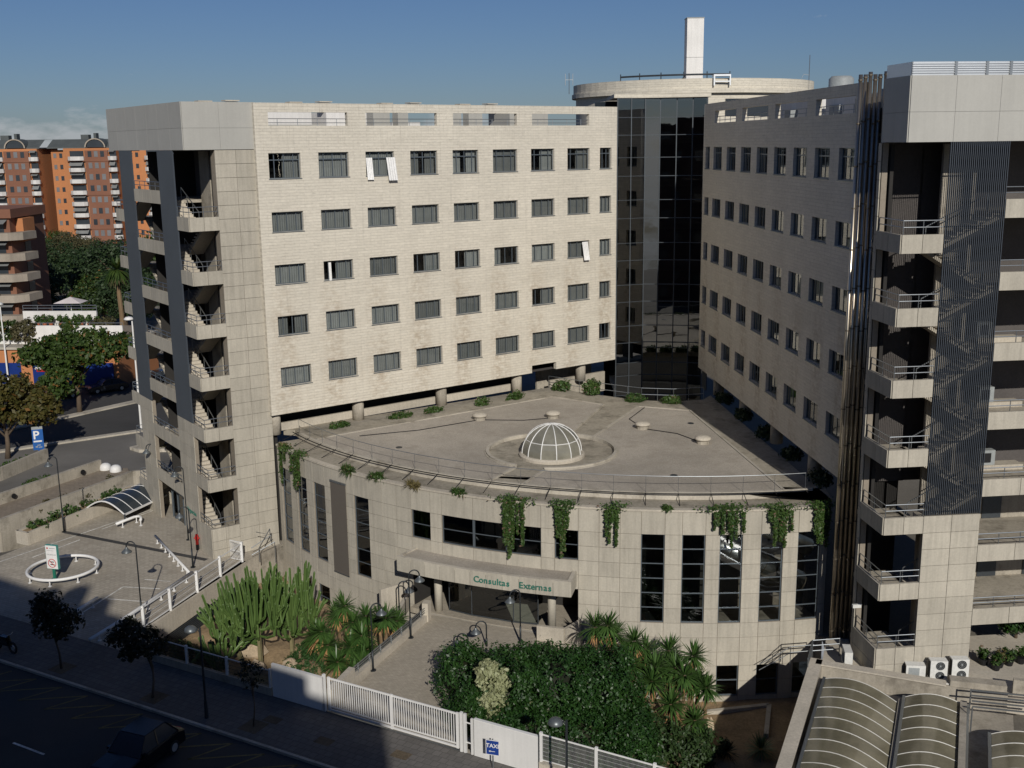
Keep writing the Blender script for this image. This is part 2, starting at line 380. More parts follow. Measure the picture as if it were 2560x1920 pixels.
def text_mesh(txt, size, depth, mat, bold=.012):
    cu = bpy.data.curves.new('lettering', 'FONT'); cu.body = txt; cu.size = size; cu.extrude = depth; cu.offset = bold*size; cu.align_x = 'CENTER'; cu.align_y = 'CENTER'; cu.resolution_u = 3
    o = bpy.data.objects.new('lettering_curve', cu); COL.objects.link(o)
    dg = bpy.context.evaluated_depsgraph_get(); me = bpy.data.meshes.new_from_object(o.evaluated_get(dg)); bpy.data.objects.remove(o); bpy.data.curves.remove(cu)
    me.materials.clear(); me.materials.append(MATS[mat]); return me
def upright(me):
    me.transform(Matrix(((1,0,0,0),(0,0,-1,0),(0,1,0,0),(0,0,0,1)))); return me
# ------------------------------------------------------------------ foliage helpers
def fast_mesh(name, V, F, mat):
    """V (n,3), F (m,k) all same size"""
    me = bpy.data.meshes.new(name); m, k = F.shape
    me.vertices.add(len(V)); me.vertices.foreach_set('co', V.astype(np.float32).ravel())
    me.loops.add(m*k); me.loops.foreach_set('vertex_index', F.astype(np.int32).ravel())
    me.polygons.add(m); me.polygons.foreach_set('loop_start', np.arange(0, m*k, k, dtype=np.int32))
    me.update(calc_edges=True); me.materials.append(MATS[mat]); return me
def leaves(pts, nrm, size, jitter=.9, aspect=1.7, var=.5):
    n = len(pts); N = nrm+rng.normal(0, jitter, (n,3)); N /= np.linalg.norm(N, axis=1)[:,None]+1e-9
    t = rng.normal(0, 1, (n,3)); e1 = np.cross(N, t); e1 /= np.linalg.norm(e1, axis=1)[:,None]+1e-9; e2 = np.cross(N, e1)
    s = (size*(1+rng.uniform(-var, var, n)))[:,None]
    a = e1*s*.5*aspect; c = e2*s*.5
    V = np.stack([pts-a, pts+c*.9, pts+a, pts-c*.9], 1).reshape(-1,3)
    return V, np.arange(4*n).reshape(n,4)
def clumps(ells, n_cl, per, cl_r, shell=.72):
    """leaf centres: clumps sit near the skin of ellipsoids (cx,cy,cz,rx,ry,rz), each clump a small ball of leaves"""
    ells = np.array(ells, float); vol = (ells[:,3]*ells[:,4]*ells[:,5])**(.67); pick = rng.choice(len(ells), n_cl, p=vol/vol.sum())
    d = rng.normal(0, 1, (n_cl,3)); d /= np.linalg.norm(d, axis=1)[:,None]
    rad = rng.uniform(shell**3, 1.06, n_cl)**(1/3); rad *= 1+.10*np.sin(d[:,0]*7+pick)*np.cos(d[:,2]*6+d[:,1]*5)
    C = ells[pick,:3]+d*ells[pick,3:]*rad[:,None]
    k = rng.normal(0, 1, (n_cl,per,3)); k /= np.linalg.norm(k, axis=2)[...,None]; k *= (rng.uniform(0,1,(n_cl,per,1))**.4)*cl_r*rng.uniform(.6,1.35,(n_cl,1,1))
    P = (C[:,None]+k).reshape(-1,3); N = (k/(cl_r)+d[:,None]*.8+np.array([0,0,.35])).reshape(-1,3)
    return P, N
def crown(name, ells, n_cl, per, cl_r, size, mat, parent, shell=.72, zmin=None):
    P, N = clumps(ells, n_cl, per, cl_r, shell)
    if zmin is not None: k = P[:,2] > zmin; P, N = P[k], N[k]
    return ob(name, fast_mesh(name, *leaves(P, N, size), mat), None, parent)
def limbs(b, base, h, r, ells, n=6):
    base = Vector(base); top = base+Vector((random.uniform(-.1,.1)*h, random.uniform(-.1,.1)*h, h))
    b.tube([base, base.lerp(top,.5)+Vector((.03*h,0,0)), top], r, 8, radii=[r*1.25, r*.95, r*.75])
    for i in range(n):
        e = ells[i % len(ells)]; t = Vector(e[:3])+Vector((random.uniform(-.5,.5)*e[3], random.uniform(-.5,.5)*e[4], random.uniform(-.2,.5)*e[5]))
        s0 = base.lerp(top, random.uniform(.75,1)); mid = s0.lerp(t,.5)+Vector((0,0,.15*(t-s0).length))
        b.tube([s0, mid, t], r*.4, 5, radii=[r*.5, r*.3, r*.1])
def tree(name, label, loc, ht, r, ells, mat, n_cl=260, per=22, cl_r=.55, size=.26, cat='tree', group=None, bark='bark'):
    t = T(name, label, cat, loc, group=group); b = B(); limbs(b, (0,0,-.05), ht, r, ells, 8)
    ob('trunk', b, bark, t, smooth=True); crown('crown', ells, n_cl, per, cl_r, size, mat, t); return t
def rosette(b_v, b_f, c, n, L, w, droop=.5, up=-.45, tilt=(0,0), top=1):
    """sword leaves leaving one point"""
    c = np.array(c, float)
    for i in range(n):
        ph = rng.uniform(0, 2*pi); el = np.arcsin(np.clip(rng.uniform(up, top), -1, 1)); l = L*rng.uniform(.75,1.08)
        d = np.array([math.cos(ph)*math.cos(el)+tilt[0], math.sin(ph)*math.cos(el)+tilt[1], math.sin(el)]); d /= np.linalg.norm(d)
        sd = np.cross(d, [0,0,1.0]); sd /= np.linalg.norm(sd)+1e-6
        dr = droop*l*(1-abs(d[2]))*rng.uniform(.3,1.1)
        p1 = c+d*l*.12; p2 = c+d*l*.55-np.array([0,0,dr*.3]); p3 = c+d*l-np.array([0,0,dr])
        o = len(b_v)
        b_v += [p1-sd*w*.35, p1+sd*w*.35, p2+sd*w*.5, p2-sd*w*.5, p3]
        b_f += [(o,o+1,o+2,o+3), (o+3,o+2,o+4)]
def py_mesh(name, v, f, mat):
    me = bpy.data.meshes.new(name); me.from_pydata([tuple(map(float,p)) for p in v], [], f); me.materials.append(MATS[mat]); me.update(); return me
def yucca(label, base, heads, L=.8, n=70, w=.095, group='yuccas in the hospital gardens'):
    """heads: (x,y,z) rosette centres in world space"""
    t = T('yucca', label, 'yucca', base, group=group); tb = B(); dv = []; df = []
    for h in heads:
        rel = Vector(h)-Vector(base)
        tb.tube([(rel.x*.3, rel.y*.3, -.1), (rel.x*.75, rel.y*.75, rel.z*.5), tuple(rel)], .09, 6, radii=[.12,.10,.08])
        v = []; f = []; s = random.uniform(.88, 1.12); rosette(v, f, rel, n, L*s, w)
        ob('leaf_head', py_mesh('leaf_head', v, f, 'leaf_yucca'), None, t)
        rosette(dv, df, rel-Vector((0,0,.12)), 26, L*.75, w*.8, .6, -.97, top=-.45)
    for i in range(len(dv)): dv[i] = np.array(dv[i])-np.array([0,0,.1])
    ob('trunk', tb, 'palm_bark', t); ob('dead_skirt', py_mesh('dead_skirt', dv, [q for q in df], 'dry_leaf'), None, t)
    return t

# ================================================================== ground, streets, terraces
FA = Vector((-19.92, 56.03)); FD = (Vector((-2.65, 46.4))-FA).normalized(); FN = Vector((-FD.y, FD.x))   # fence line; FN points away from the street
def fl(s, o=0): p = FA+FD*s+FN*o; return (p.x, p.y)
GARDEN = [fl(-.2,.12), fl(20.3,.12), fl(34,.12), (14.3,47.5), (16.6,53.2), (17.3,57.5), (17.0,62), (13,73), (-12.5,75.5), (-17.2,73.2), (-18.1,70.9), (-21.75,60.1)]
RAMP = [(-37.9,67.3), (-34.55,74.4), (-29.9,85.2), (-28.8,87.8), (-31.4,89.9), (-32.2,89.2), (-37.9,77.2), (-41.2,69.6)]
struct('ground', B().poly([(-900,-60),(900,-60),(900,2500),(-900,2500)], -.14, [GARDEN, RAMP]), 'city_ground')
struct('road', B().poly([fl(-90,-4.0), fl(-90,-16), fl(60,-16), fl(60,-4.0)], -.12), 'asphalt')
pv = struct('pavement', B().prism([fl(-90,-3.85), fl(60,-3.85), fl(60,-.02), fl(-.2,-.02), fl(-90,-.02)], -.3, 0), 'pavement_tiles')
kb = B()
for i in range(70): kb.prism([fl(-60+i*1.5+.01,-4.0), fl(-60+i*1.5+1.49,-4.0), fl(-60+i*1.5+1.49,-3.85), fl(-60+i*1.5+.01,-3.85)], -.3, .012)
struct('kerb', kb, 'kerb_stone', pv, kind='stuff')
mk = B()
for k in range(14):                                                     # zigzag bay markings
    s = -6+k*1.98
    for a, c in ((( s,-4.35),(s-.85,-6.35)), ((s-.85,-6.35),(s+1.98,-4.35))):
        p = Vector(fl(*a)); q = Vector(fl(*c)); n_ = Vector((-(q-p).y, (q-p).x)).normalized()*.055
        mk.quad((*(p-n_),-.112),(*(q-n_),-.112),(*(q+n_),-.112),(*(p+n_),-.112))
ob('zigzag_marking', mk, 'yellow_paint', bpy.data.objects['road'])
lm = B()
for k in range(5):
    p = Vector(fl(-6+k*6.5,-9.2)); q = Vector(fl(-3.8+k*6.5,-9.2)); n_ = FN*.06
    lm.quad((*(p-n_),-.112),(*(q-n_),-.112),(*(q+n_),-.112),(*(p+n_),-.112))
ob('lane_dash', lm, 'road_paint', bpy.data.objects['road'])
pit = B()
for x, y in ((-24.55,55.2),(-18.5,51.8),(-12.75,48.8)): pit.poly([(x+FD.x*a*.55+FN.x*c*.55, y+FD.y*a*.55+FN.y*c*.55) for a, c in ((-1,-1),(1,-1),(1,1),(-1,1))], .004)
for s, o in ((10.2,-1.9),(13.7,-2.3),(17.6,-1.6)): pit.poly([(Vector(fl(s,o))+FD*a*.45+FN*c*.3)[:] for a, c in ((-1,-1),(1,-1),(1,1),(-1,1))], .004)
ob('tree_pit', pit, 'earth_dark', pv)
# plaza in front of the stair tower
PLAZA = [fl(-.2,0), (-21.75,60.1), (-18.1,70.9), (-16.0,74.5), (-22,82), (-28.9,86.9), (-29.9,85.2), (-34.5,74.4), (-36.6,70), (-60,79), fl(-50,0)]
pz = struct('plaza', B().poly(PLAZA, 0.0), 'plaza_paving')
pl_ = B()
def strip(b, a, c, w, z=.006):
    p = Vector(a); q = Vector(c); n_ = Vector((-(q-p).y, (q-p).x)).normalized()*w/2
    b.quad((*(p-n_),z),(*(q-n_),z),(*(q+n_),z),(*(p+n_),z))
for a, c in (((-35.2,70.9),(-27.85,82.2)), ((-27.85,82.2),(-30.4,83.5)), ((-30.4,77.4),(-27.9,81.6)), ((-25.1,66.4),(-22.6,66.0)), ((-26.3,62.1),(-25.1,66.4)), ((-24.1,67.6),(-22.3,67.2)), ((-22.9,64.0),(-25.4,64.5)), ((-33.2,71.8),(-31.2,75.2))):
    strip(pl_, a, c, .11)
ob('bay_line', pl_, 'road_paint', pz)
dr = B(); strip(dr, (-32.9,76.85), (-20.95,70.95), .42); ob('dark_strip', dr, 'asphalt', pz)  # dark strip running across the plaza paving
# ramps and terrace strip at the left
rampz = lambda x, y: -.3-2.9*max(0, min(1, (y-69)/18))
struct('car_ramp', B().poly(RAMP, rampz), 'asphalt_pale')
struct('terrace', B().poly([(-37.75,77.2),(-41.5,69),(-46,74),(-40.6,83.5),(-36.1,92.9),(-33.9,93.3),(-32.0,89.2)], .01), 'terrace_paving')
struct('entry_road', B().poly([(-60,60),(-46,74),(-40.6,83.5),(-36.1,92.9),(-33.9,93.3),(-31,90.5),(-25,96),(-10,112),(40,170),(-10,200),(-75,118),(-80,90)], -.128), 'asphalt_pale')
struct('back_road', B().poly([(-95,70),(-43.6,102.6),(-37,107),(-20,118.5),(60,172),(40,200),(-50,128.5),(-95,100)], -.118), 'asphalt')
md = struct('median_strip', B().prism([(-60,95),(-46.4,112.4),(-41.3,119.2),(-28,136),(-29,136.8),(-42.2,119.8),(-47.2,113.1),(-61,96)], -.2, .02), 'kerb_stone')
struct('median_kerb', B().prism([(-70,84.6),(-43.4,101.9),(-37.2,105.9),(-24,114.4),(-24.4,115),(-37.5,106.6),(-43.7,102.6),(-70,85.6)], -.2, .03), 'kerb_stone')
# garden floors, below street level
def lz(x, y): return -2.15
gsplit = [fl(-.2,.1), fl(12.2,.1), (-8.45,52.9), (-4.9,61.2), (-4.5,66), (-12.5,75), (-17.2,73.2), (-18.1,70.9), (-21.75,60.1)]
def bumpy(poly, z, step, amp):
    """ground sheet with gentle lumps clipped to a polygon's bounding rows"""
    xs = [p[0] for p in poly]; ys = [p[1] for p in poly]
    inside = lambda x, y: sum(((poly[i][1] > y) != (poly[i-1][1] > y)) and (x < (poly[i-1][0]-poly[i][0])*(y-poly[i][1])/(poly[i-1][1]-poly[i][1])+poly[i][0]) for i in range(len(poly))) % 2
    b = B(); nx = int((max(xs)-min(xs))/step)+2; ny = int((max(ys)-min(ys))/step)+2
    h = lambda x, y: z+amp*(math.sin(x*1.3+y*.7)+math.sin(x*.6-y*1.7+2)+.6*math.sin(x*3.1+1)*math.sin(y*2.7))
    for i in range(nx):
        for j in range(ny):
            x, y = min(xs)+i*step, min(ys)+j*step
            if any(inside(x+dx*step, y+dy*step) for dx in (0,1) for dy in (0,1)):
                b.quad(*[(x+dx*step, y+dy*step, h(x+dx*step, y+dy*step)) for dx, dy in ((0,0),(1,0),(1,1),(0,1))])
    return b
struct('garden_bed', bumpy([(-22,55.5),(-8.6,48.3),(-4.6,62),(-11,76),(-19,75.5),(-20,69)], -2.2, .6, .10), 'soil', smooth=True)
struct('lower_garden_bed', bumpy([(-9,49.5),(-2,46),(14,37),(17,45),(19,58),(0,60.5),(-6,62)], -3.85, .6, .05), 'soil', smooth=True)
# raised entrance path between the gardens
PATH = [fl(12.35,-.01), fl(19.9,-.01), (-2.35,47.3), (-1.2,50.6), (1.6,57.3), (3.2,58.3), (3.4,59.3), (-5.6,63.0), (-5.3,61.0), (-8.25,52.7)]
pth = struct('entrance_path', B().prism(PATH, -4.1, .004), 'path_paving')
sp = B()
for a, c, w in (((-8.6,51.6),(-2.5,48.6),.35), ((-5.4,61.9),(1.4,58.9),.42)): strip(sp, a, c, w, .010)
ob('stone_band', sp, 'kerb_stone', pth)
# retaining walls round the gardens
rw = B()
rw.bar((*fl(-.2,.2),-2.3),(*fl(12.3,.2),-2.3), .3, 4.5)
struct('garden_retaining_wall', rw, 'concrete')
struct('tower_footing', B().bar((-18.45,70.5,-2.1),(-15.7,75.2,-2.1),.3,4.18), 'concrete')
rw = B(); rw.bar((*fl(19.8,.2),-2.2),(*fl(44,.2),-2.2), .3, 4.3); struct('garden_retaining_wall', rw, 'concrete')

# ================================================================== facade helpers
FR_MULL = (.2, .5, .8)
def window_frame(w, h, transom=None, mull=FR_MULL, fw=.055, d=.07):
    b = B()
    b.box(0,fw,0,d,0,h); b.box(w-fw,w,0,d,0,h); b.box(fw,w-fw,0,d,0,fw); b.box(fw,w-fw,0,d,h-fw,h)
    for m_ in mull: b.box(w*m_-fw*.5, w*m_+fw*.5, .004, d-.004, fw, h-fw)
    if transom: b.box(fw, w-fw, -.006, d+.006, h*transom-fw*.6, h*transom+fw*.6)
    b.box(-.05, w+.05, -.24, .0, -.05, -.005)
    return b
def sheet(w, h, folds=11, amp=.035, x0=0, flare=0):
    b = B(); n = folds*4; vs_ = []
    for i in range(n+1):
        x = x0+w*i/n; y = amp*math.sin(i*pi/2+.3*math.sin(i)); vs_ += [(x, y-flare, 0), (x, y*.7, h)]
    b.add(vs_, [(2*i,2*i+2,2*i+3,2*i+1) for i in range(n)]); return b
CUR = {}
def curtain_mesh(w, h, key):
    k = (round(w,2), round(h,2), key)
    if k not in CUR:
        if key == 'full': b = sheet(w-.1, h-.08, 13)
        elif key == 'left': b = sheet(w*.34, h-.08, 5)
        elif key == 'right': b = sheet(w*.5, h-.08, 7, x0=w*.45)
        elif key == 'split': b = sheet(w*.36, h-.08, 5).merge(sheet(w*.36, h-.08, 5, x0=w*.58))
        CUR[k] = mesh(b, 'curtain', 'curtain')
    return CUR[k]
def wing(name, label, org, rz, length, wins, half, rows, slits, notch, colus, odd, cols_z, blank=0):
    root = T(name, label, 'building', (org[0], org[1], 0), rz)
    holes = []
    for (zt, h) in rows:
        for u in wins: holes.append((u, u+2.29, zt-h, zt))
        holes.append((half, half+1.24, zt-h, zt))
    for a, c in slits: holes.append((a, c, 28.78, 29.66))
    wl_ = B(); hs = holes+([(notch[0], notch[1], 9.4, 10.0)] if notch else [])
    holes_wall(wl_, 0, length, 9.4, 30.25, hs, 0, .34, 27.7)
    wl_.quad((0,0,30.25),(length,0,30.25),(length,.34,30.25),(0,.34,30.25))
    wl_.quad((0,.34,9.4),(0,0,9.4),(0,0,30.25),(0,.34,30.25)); wl_.quad((length,0,9.4),(length,.34,9.4),(length,.34,30.25),(length,0,30.25))
    ob('wall', wl_, 'stone_facade', root)
    bd = B(); bd.box(.02, length-.02, 3.2, 15.5, 9.42, 27.6); bd.quad((0,.3,9.41),(length,.3,9.41),(length,3.3,9.41),(0,3.3,9.41)); bd.quad((.02,.3,9.4),(.02,3.3,9.4),(.02,3.3,27.6),(.02,.3,27.6)); bd.quad((length-.02,.3,9.4),(length-.02,3.3,9.4),(length-.02,3.3,27.6),(length-.02,.3,27.6))
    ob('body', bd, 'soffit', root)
    ob('roof_deck', B().box(0, length, .35, 15.5, 27.6, 27.75), 'roof_walk', root)
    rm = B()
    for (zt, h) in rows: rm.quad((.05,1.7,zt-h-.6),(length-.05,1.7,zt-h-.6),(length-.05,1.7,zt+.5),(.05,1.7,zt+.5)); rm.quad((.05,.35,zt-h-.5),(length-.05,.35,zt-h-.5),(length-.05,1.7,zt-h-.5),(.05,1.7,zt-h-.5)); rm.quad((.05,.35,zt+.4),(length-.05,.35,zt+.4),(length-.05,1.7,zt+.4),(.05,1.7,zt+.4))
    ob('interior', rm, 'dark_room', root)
    fm = {}
    for ri, (zt, h) in enumerate(rows):
        tr = .73 if ri == 0 else None
        for ci, (u, w) in enumerate([(u, 2.29) for u in wins]+[(half, 1.24)]):
            k = (w, ri == 0)
            if k not in fm:
                fm[k] = (mesh(window_frame(w, h, tr, FR_MULL if w > 2 else (.33,.67)), 'window', 'frame_metal'),
                         mesh(B().quad((.03,.03,.03),(w-.03,.03,.03),(w-.03,.03,h-.03),(.03,.03,h-.03)), 'pane', 'glass_room'))
            f = ob('window', fm[k][0], None, root, (u, .20, zt-h)); ob('pane', fm[k][1], None, f)
            st = odd.get((ri, ci), 'full')
            if st != 'none' and w > 2: ob('curtain', curtain_mesh(w, h, st), None, f, (.05, .16, .03))
            elif st != 'none': ob('curtain', curtain_mesh(w, h, 'full'), None, f, (.05, .16, .03))
    for i, (a, c) in enumerate(slits):
        rb = B()
        for z in (28.98, 29.24): rb.cyl((a,.2,z),(c,.2,z), .025, n=6)
        for k in range(4): x = a+(c-a)*(k+.5)/4; rb.cyl((x,.2,28.78),(x,.2,29.24), .02, n=6)
        ob('parapet_railing', rb, 'rail_metal', root)
    for i, u in enumerate(colus): ob('column', B().cyl((u,.75,cols_z),(u,.75,9.42), .42, n=18), 'concrete', root, smooth=True)
    return root
ROWS = [(27.03,1.665),(23.18,1.32),(19.675,1.32),(16.18,1.32),(12.663,1.32)]
TH = .6348
LW = wing('hospital_wing', 'sunlit cream stone hospital wing with rows of curtained windows, left of the glass stairwell', (-15.807-.85*math.cos(TH), 74-.85*math.sin(TH)), TH, 31.42,
     [.85+3.622*i for i in range(8)], 29.59, ROWS, [(.98,6.8),(8.22,14.05),(15.45,21.25),(22.7,28.45)], (22.5,25.0), [.5,7.06,14.27,21.49,28.2],
     {(0,0):'right',(0,3):'split',(0,4):'split',(0,6):'right',(0,7):'right',(2,1):'right',(2,3):'right',(2,4):'right',(2,5):'left',(3,0):'split',(3,6):'right',(4,8):'none',(2,7):'full',(0,8):'none',(1,6):'full'}, 7.9)
b_ = B()
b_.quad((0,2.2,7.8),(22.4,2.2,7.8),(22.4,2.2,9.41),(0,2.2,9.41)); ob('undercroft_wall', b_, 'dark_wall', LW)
ob('undercroft_sill', B().box(.3,22.2,1.3,1.5,7.9,8.45), 'concrete_pale', LW)
b_ = B(); b_.box(25.3,31.3,1.2,1.45,6.5,8.2); b_.box(25.3,31.3,3,3.2,5,9.4); ob('light_well_wall', b_, 'concrete', LW)
for (u, z, w, fl_) in ((.85+3.622*2, 25.1, .5, .18), (.85+3.622*2+1.62, 25.02, .72, .34), (.85+3.622*7+1.5, 18.1, .6, .30), (.85+3.622+.36, 18.32, .2, .05)):
    zt = 27.03 if z > 24 else 19.675
    ob('billowing_curtain', sheet(w, zt-.42-z if z > 24 else zt-.1-z, 4, .03, flare=fl_), 'curtain_white', LW, (u, -.02, z))
# roof rooms seen through the parapet slots
each('roof_room', [(.2,7.6,7,12,27.7,29.95),(8.8,13,7,12,27.7,29.9),(15.0,17.6,8,12,27.7,29.2)], 'white_wall', LW)
each('roof_block', [(.2,7.5,4.6,4.8,27.7,28.95),(11.2,12.6,4.2,5.2,27.7,30.0),(13.3,14.2,4.2,5,27.7,30),(17.6,19,4.2,5.2,27.7,30.0),(19.7,21,4.2,5,27.7,30.0),(25.0,29,6,9,27.7,30.1)], 'band_panel', LW)
cvs = mesh(B().box(-.42,.42,-.3,.3,0,.45).box(-.5,.5,-.38,.38,.45,.52).box(-.42,.42,-.3,.3,.56,.62).box(-.52,.52,-.4,.4,.66,.74), 'chimney_cap', 'concrete_pale')
for i, u in enumerate((.2, 1.6, 7.2, 8.9, 15.0, 16.7, 22.4, 24.1)):
    o = ob('roof_vent', cvs, None, LW, (u, 7.5 if i % 2 else 9.0, 29.95))
RD = Vector((.0807,-.9967)); RO = Vector((15.49,85.39))-RD*2.9
RW = wing('hospital_wing', 'shaded stone hospital wing with deep windows, right of the glass stairwell', tuple(RO), math.atan2(RD.y, RD.x), 31.5,
     [2.9+3.647*i for i in range(8)], .55, ROWS, [(2.97,8.72),(10.17,15.97),(17.37,23.2),(24.6,30.4)], None, [3.5,10.7,17.9,25.1],
     {(r, c): ('left' if (r+c) % 3 == 0 else 'right') for r in range(5) for c in range(9)}, 7.9)
b_ = B(); b_.lathe([(1.2,9.4),(1.2,30.25),(.9,30.25)], 8, (0,1.2), R(180), R(270)); ob('rounded_corner', b_, 'stone_facade', RW, smooth=True)
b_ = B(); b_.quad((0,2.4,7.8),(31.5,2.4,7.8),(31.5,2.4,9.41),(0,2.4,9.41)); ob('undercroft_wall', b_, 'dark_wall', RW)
ob('door', B().box(.9,2.2,.05,.12,7.95,10.6), 'frame_dark', RW)
each('roof_room', [(1.0,10,5,9,27.7,30.2),(11.2,20,5.5,9,27.7,30.2),(21.5,30,5,9,27.7,30.2)], 'white_wall', RW)
each('roof_block', [(5.6,6.9,4.5,5,27.7,29.6),(12.4,14.2,5.3,5.6,27.9,29.7),(18.0,20,5.3,5.6,27.9,29.6),(24.9,25.7,3.6,4.4,27.7,30.2),(29.4,30.1,3.6,4.4,27.7,30.2)], 'grey_paint', RW)

# ================================================================== stair towers
def railing(b, pts, z, hs=(.33,.64), r=.026, step=1.2, post=.02):
    for h in hs: b.tube([(p[0],p[1],z+h) for p in pts], r, 6)
    for i in range(len(pts)-1):
        a = Vector(pts[i][:2]); c = Vector(pts[i+1][:2]); n_ = max(1, int(round((c-a).length/step)))
        for k in range(n_+(i == len(pts)-2)): q = a.lerp(c, k/n_); b.cyl((q.x,q.y,z-.02),(q.x,q.y,z+hs[-1]), post, n=6)
    return b
def flight(b, s, w0, w1, z0, z1, v0, v1, n=9):
    for k in range(n):
        a = w0+(w1-w0)*k/n; c = w0+(w1-w0)*(k+1)/n; za = z0+(z1-z0)*(k+1)/n
        b.box(s*a, s*c, v0, v1, za-.06, za); b.box(s*min(a,c), s*(min(a,c)+.05), v0, v1, z0+(z1-z0)*k/n-.02, za-.06)
    b.bar((s*w0,(v0+v1)/2,z0-.2),(s*w1,(v0+v1)/2,z1-.2), v1-v0-.04, .16)
def stair_tower(label, org, rz, s, parts, depth_side, pil, top_w, z_low):
    """s: +1 elevation runs along local +x from the corner, -1 along -x.  parts: list of (kind, w0, w1)"""
    root = T('stair_tower', label, 'building', (org[0], org[1], 0), rz)
    X = lambda w: s*w
    ZL = [22.17-3.49*i for i in range(7)]; ZG = [23.75-3.44*i for i in range(7)]
    pan = {}
    def panel(w0, w1, z0, z1, v=0.0, side=False, mat='concrete_panel', g=.012):
        """proud cladding slab on the elevation (or on the side face when side)"""
        key = (round(w1-w0,2), round(z1-z0,2), side, mat)
        if key not in pan:
            a, h = w1-w0, z1-z0
            b = B().box(g, a-g, 0, .05, g, h-g) if not side else B().box(0, .05, g, a-g, g, h-g)
            pan[key] = mesh(b, 'panel', mat)
        if side: ob('panel', pan[key], None, root, (v, w0, z0))
        else: ob('panel', pan[key], None, root, (min(X(w0), X(w1)), v, z0))
    sx = -.05 if s > 0 else 0.0                                         # proud side of the corner face
    W_ = parts[-1][2]
    corners = [p for p in parts if p[0] == 'landing']
    # landings at the corner(s)
    for li, (_, w0, w1) in enumerate(corners):
        first = li == 0
        for i, zl in enumerate(ZL):
            solid = i == 6
            sl = B(); sl.box(X(w0+.06), X(w1), .06, depth_side+.6, zl+.02, zl+.26); 
            if solid: sl.box(X(w0+.06), X(w1), .06, depth_side-.05, -.2, zl)
            ob('landing_slab', sl, 'concrete', root)
            zb = 0.0 if solid else zl
            rows_ = [(zl, zl+.9)] if not solid else [(0,.62),(.62,1.23),(1.23,2.13)]
            for (a, c) in rows_:
                wm = (w0+w1)/2
                panel(w0, wm, a, c); panel(wm, w1, a, c)
                if first:
                    v = sx if s > 0 else 0.0
                    vm = depth_side/2
                    panel(.05, vm, a, c, v, True); panel(vm, depth_side, a, c, v, True)
            bk = B(); bk.box(X(w0+.05), X(w1-.02), .05, .16, zb+.02, zl+.89)
            if first: bk.box(X(.0 if s > 0 else 0.0), X(.14), .16, depth_side-.02, zb+.02, zl+.89)
            ob('parapet', bk, 'concrete', root)
            rb = B()
            pts = [(X(w1), .10), (X(w0+.09), .10)] + ([(X(.09), depth_side)] if first else [(X(w0+.09), depth_side)])
            if not first: pts = [(X(w0), .10), (X(w1-.09), .10), (X(w1-.09), depth_side)]
            railing(rb, pts, zl+.9); ob('railing', rb, 'rail_metal', root)
    # stairs: outer flight up to the gallery, inner flight up to the next landing
    scr = [p for p in parts if p[0] == 'screen']
    for k, (_, w0, w1) in enumerate(scr):
        near = k == 0
        a, c = (w0-.2, w1-.1) if near else (w1+.2, w0+.1)
        for i in range(7):
            zl, zg = ZL[i]+.26, ZG[i]+.2; st = B(); rl = B()
            flight(st, s, a, c, zl, zg, .35, 1.45)
            ob('stair_flight', st, 'concrete_pale', root)
            if i > 0: s2 = B(); flight(s2, s, c, a, ZG[i]+.2, ZL[i-1]+.26, 1.6, 2.7); ob('stair_flight', s2, 'concrete_pale', root)
            rl = B(); rl.bar((X(a),1.43,zl+.88),(X(c),1.43,zg+.88),.045,.045)
            for kk in range(4): u_ = kk/3; rl.bar((X(a+(c-a)*u_),1.43,zl+(zg-zl)*u_-.05),(X(a+(c-a)*u_+.001),1.43,zl+(zg-zl)*u_+.88),.03,.03)
            ob('stair_handrail', rl, 'rail_metal', root)
        lv = B(); n_ = int((w1-w0)/.098)
        for i in range(n_): x = w0+.06+(w1-w0-.1)*i/(n_-1); lv.box(X(x-.017), X(x+.017), .0, .10, 9.14, 27.3)
        for z in (9.3, 12.9, 16.4, 19.9, 23.4, 27.1): lv.box(X(w0+.03), X(w1-.03), .104, .13, z-.03, z+.03)
        ob('louver_screen', lv, 'louver', root, kind='stuff')
        wb = B(); wb.box(X(w0+.02), X(w1-.02), .055, .3, -.2, 9.1); ob('lower_wall', wb, 'concrete_back', root)
        zz = [0,.62,1.23,2.13,3.0,3.87,4.74,5.61,6.48,7.36,8.23,9.12]
        wm = (w0+w1)/2
        for j in range(len(zz)-1):
            panel(w0, wm, zz[j], zz[j+1]); panel(wm, w1, zz[j], zz[j+1])
        # rear wall behind the flights
        ob('stair_rear_wall', B().box(X(w0+(1.2 if near else 0)), X(w1-(0 if near else 1.2)), 2.85, 3.05, 0, 27.2), 'concrete', root)
    for _, w0, w1 in [p for p in parts if p[0] == 'gallery']:
        n_ = max(2, int(round((w1-w0)/1.9)))
        for i, zg in enumerate(ZG):
            ob('gallery_slab', B().box(X(w0), X(w1), .06, 5.6, zg+.02, zg+.22), 'concrete', root)
            for k in range(n_): panel(w0+(w1-w0)*k/n_, w0+(w1-w0)*(k+1)/n_, zg, zg+.9)
            ob('parapet', B().box(X(w0+.01), X(w1-.01), .05, .16, zg+.01, zg+.89), 'concrete', root)
            rb = B(); railing(rb, [(X(w0),.1),(X(w1),.1)], zg+.9, (.28,.55)); ob('railing', rb, 'rail_metal', root)
            bw = B(); bw.box(X(w0), X(w1), 5.6, 5.8, zg+.2, zg+3.44)
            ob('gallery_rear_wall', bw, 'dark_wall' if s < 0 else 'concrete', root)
            for k in range(3): x = w0+.6+(w1-w0-1)*k/2.6; ob('gallery_door', B().box(X(x), X(x+1.1), 5.53, 5.6, zg+.24, zg+2.4), 'frame_dark', root)
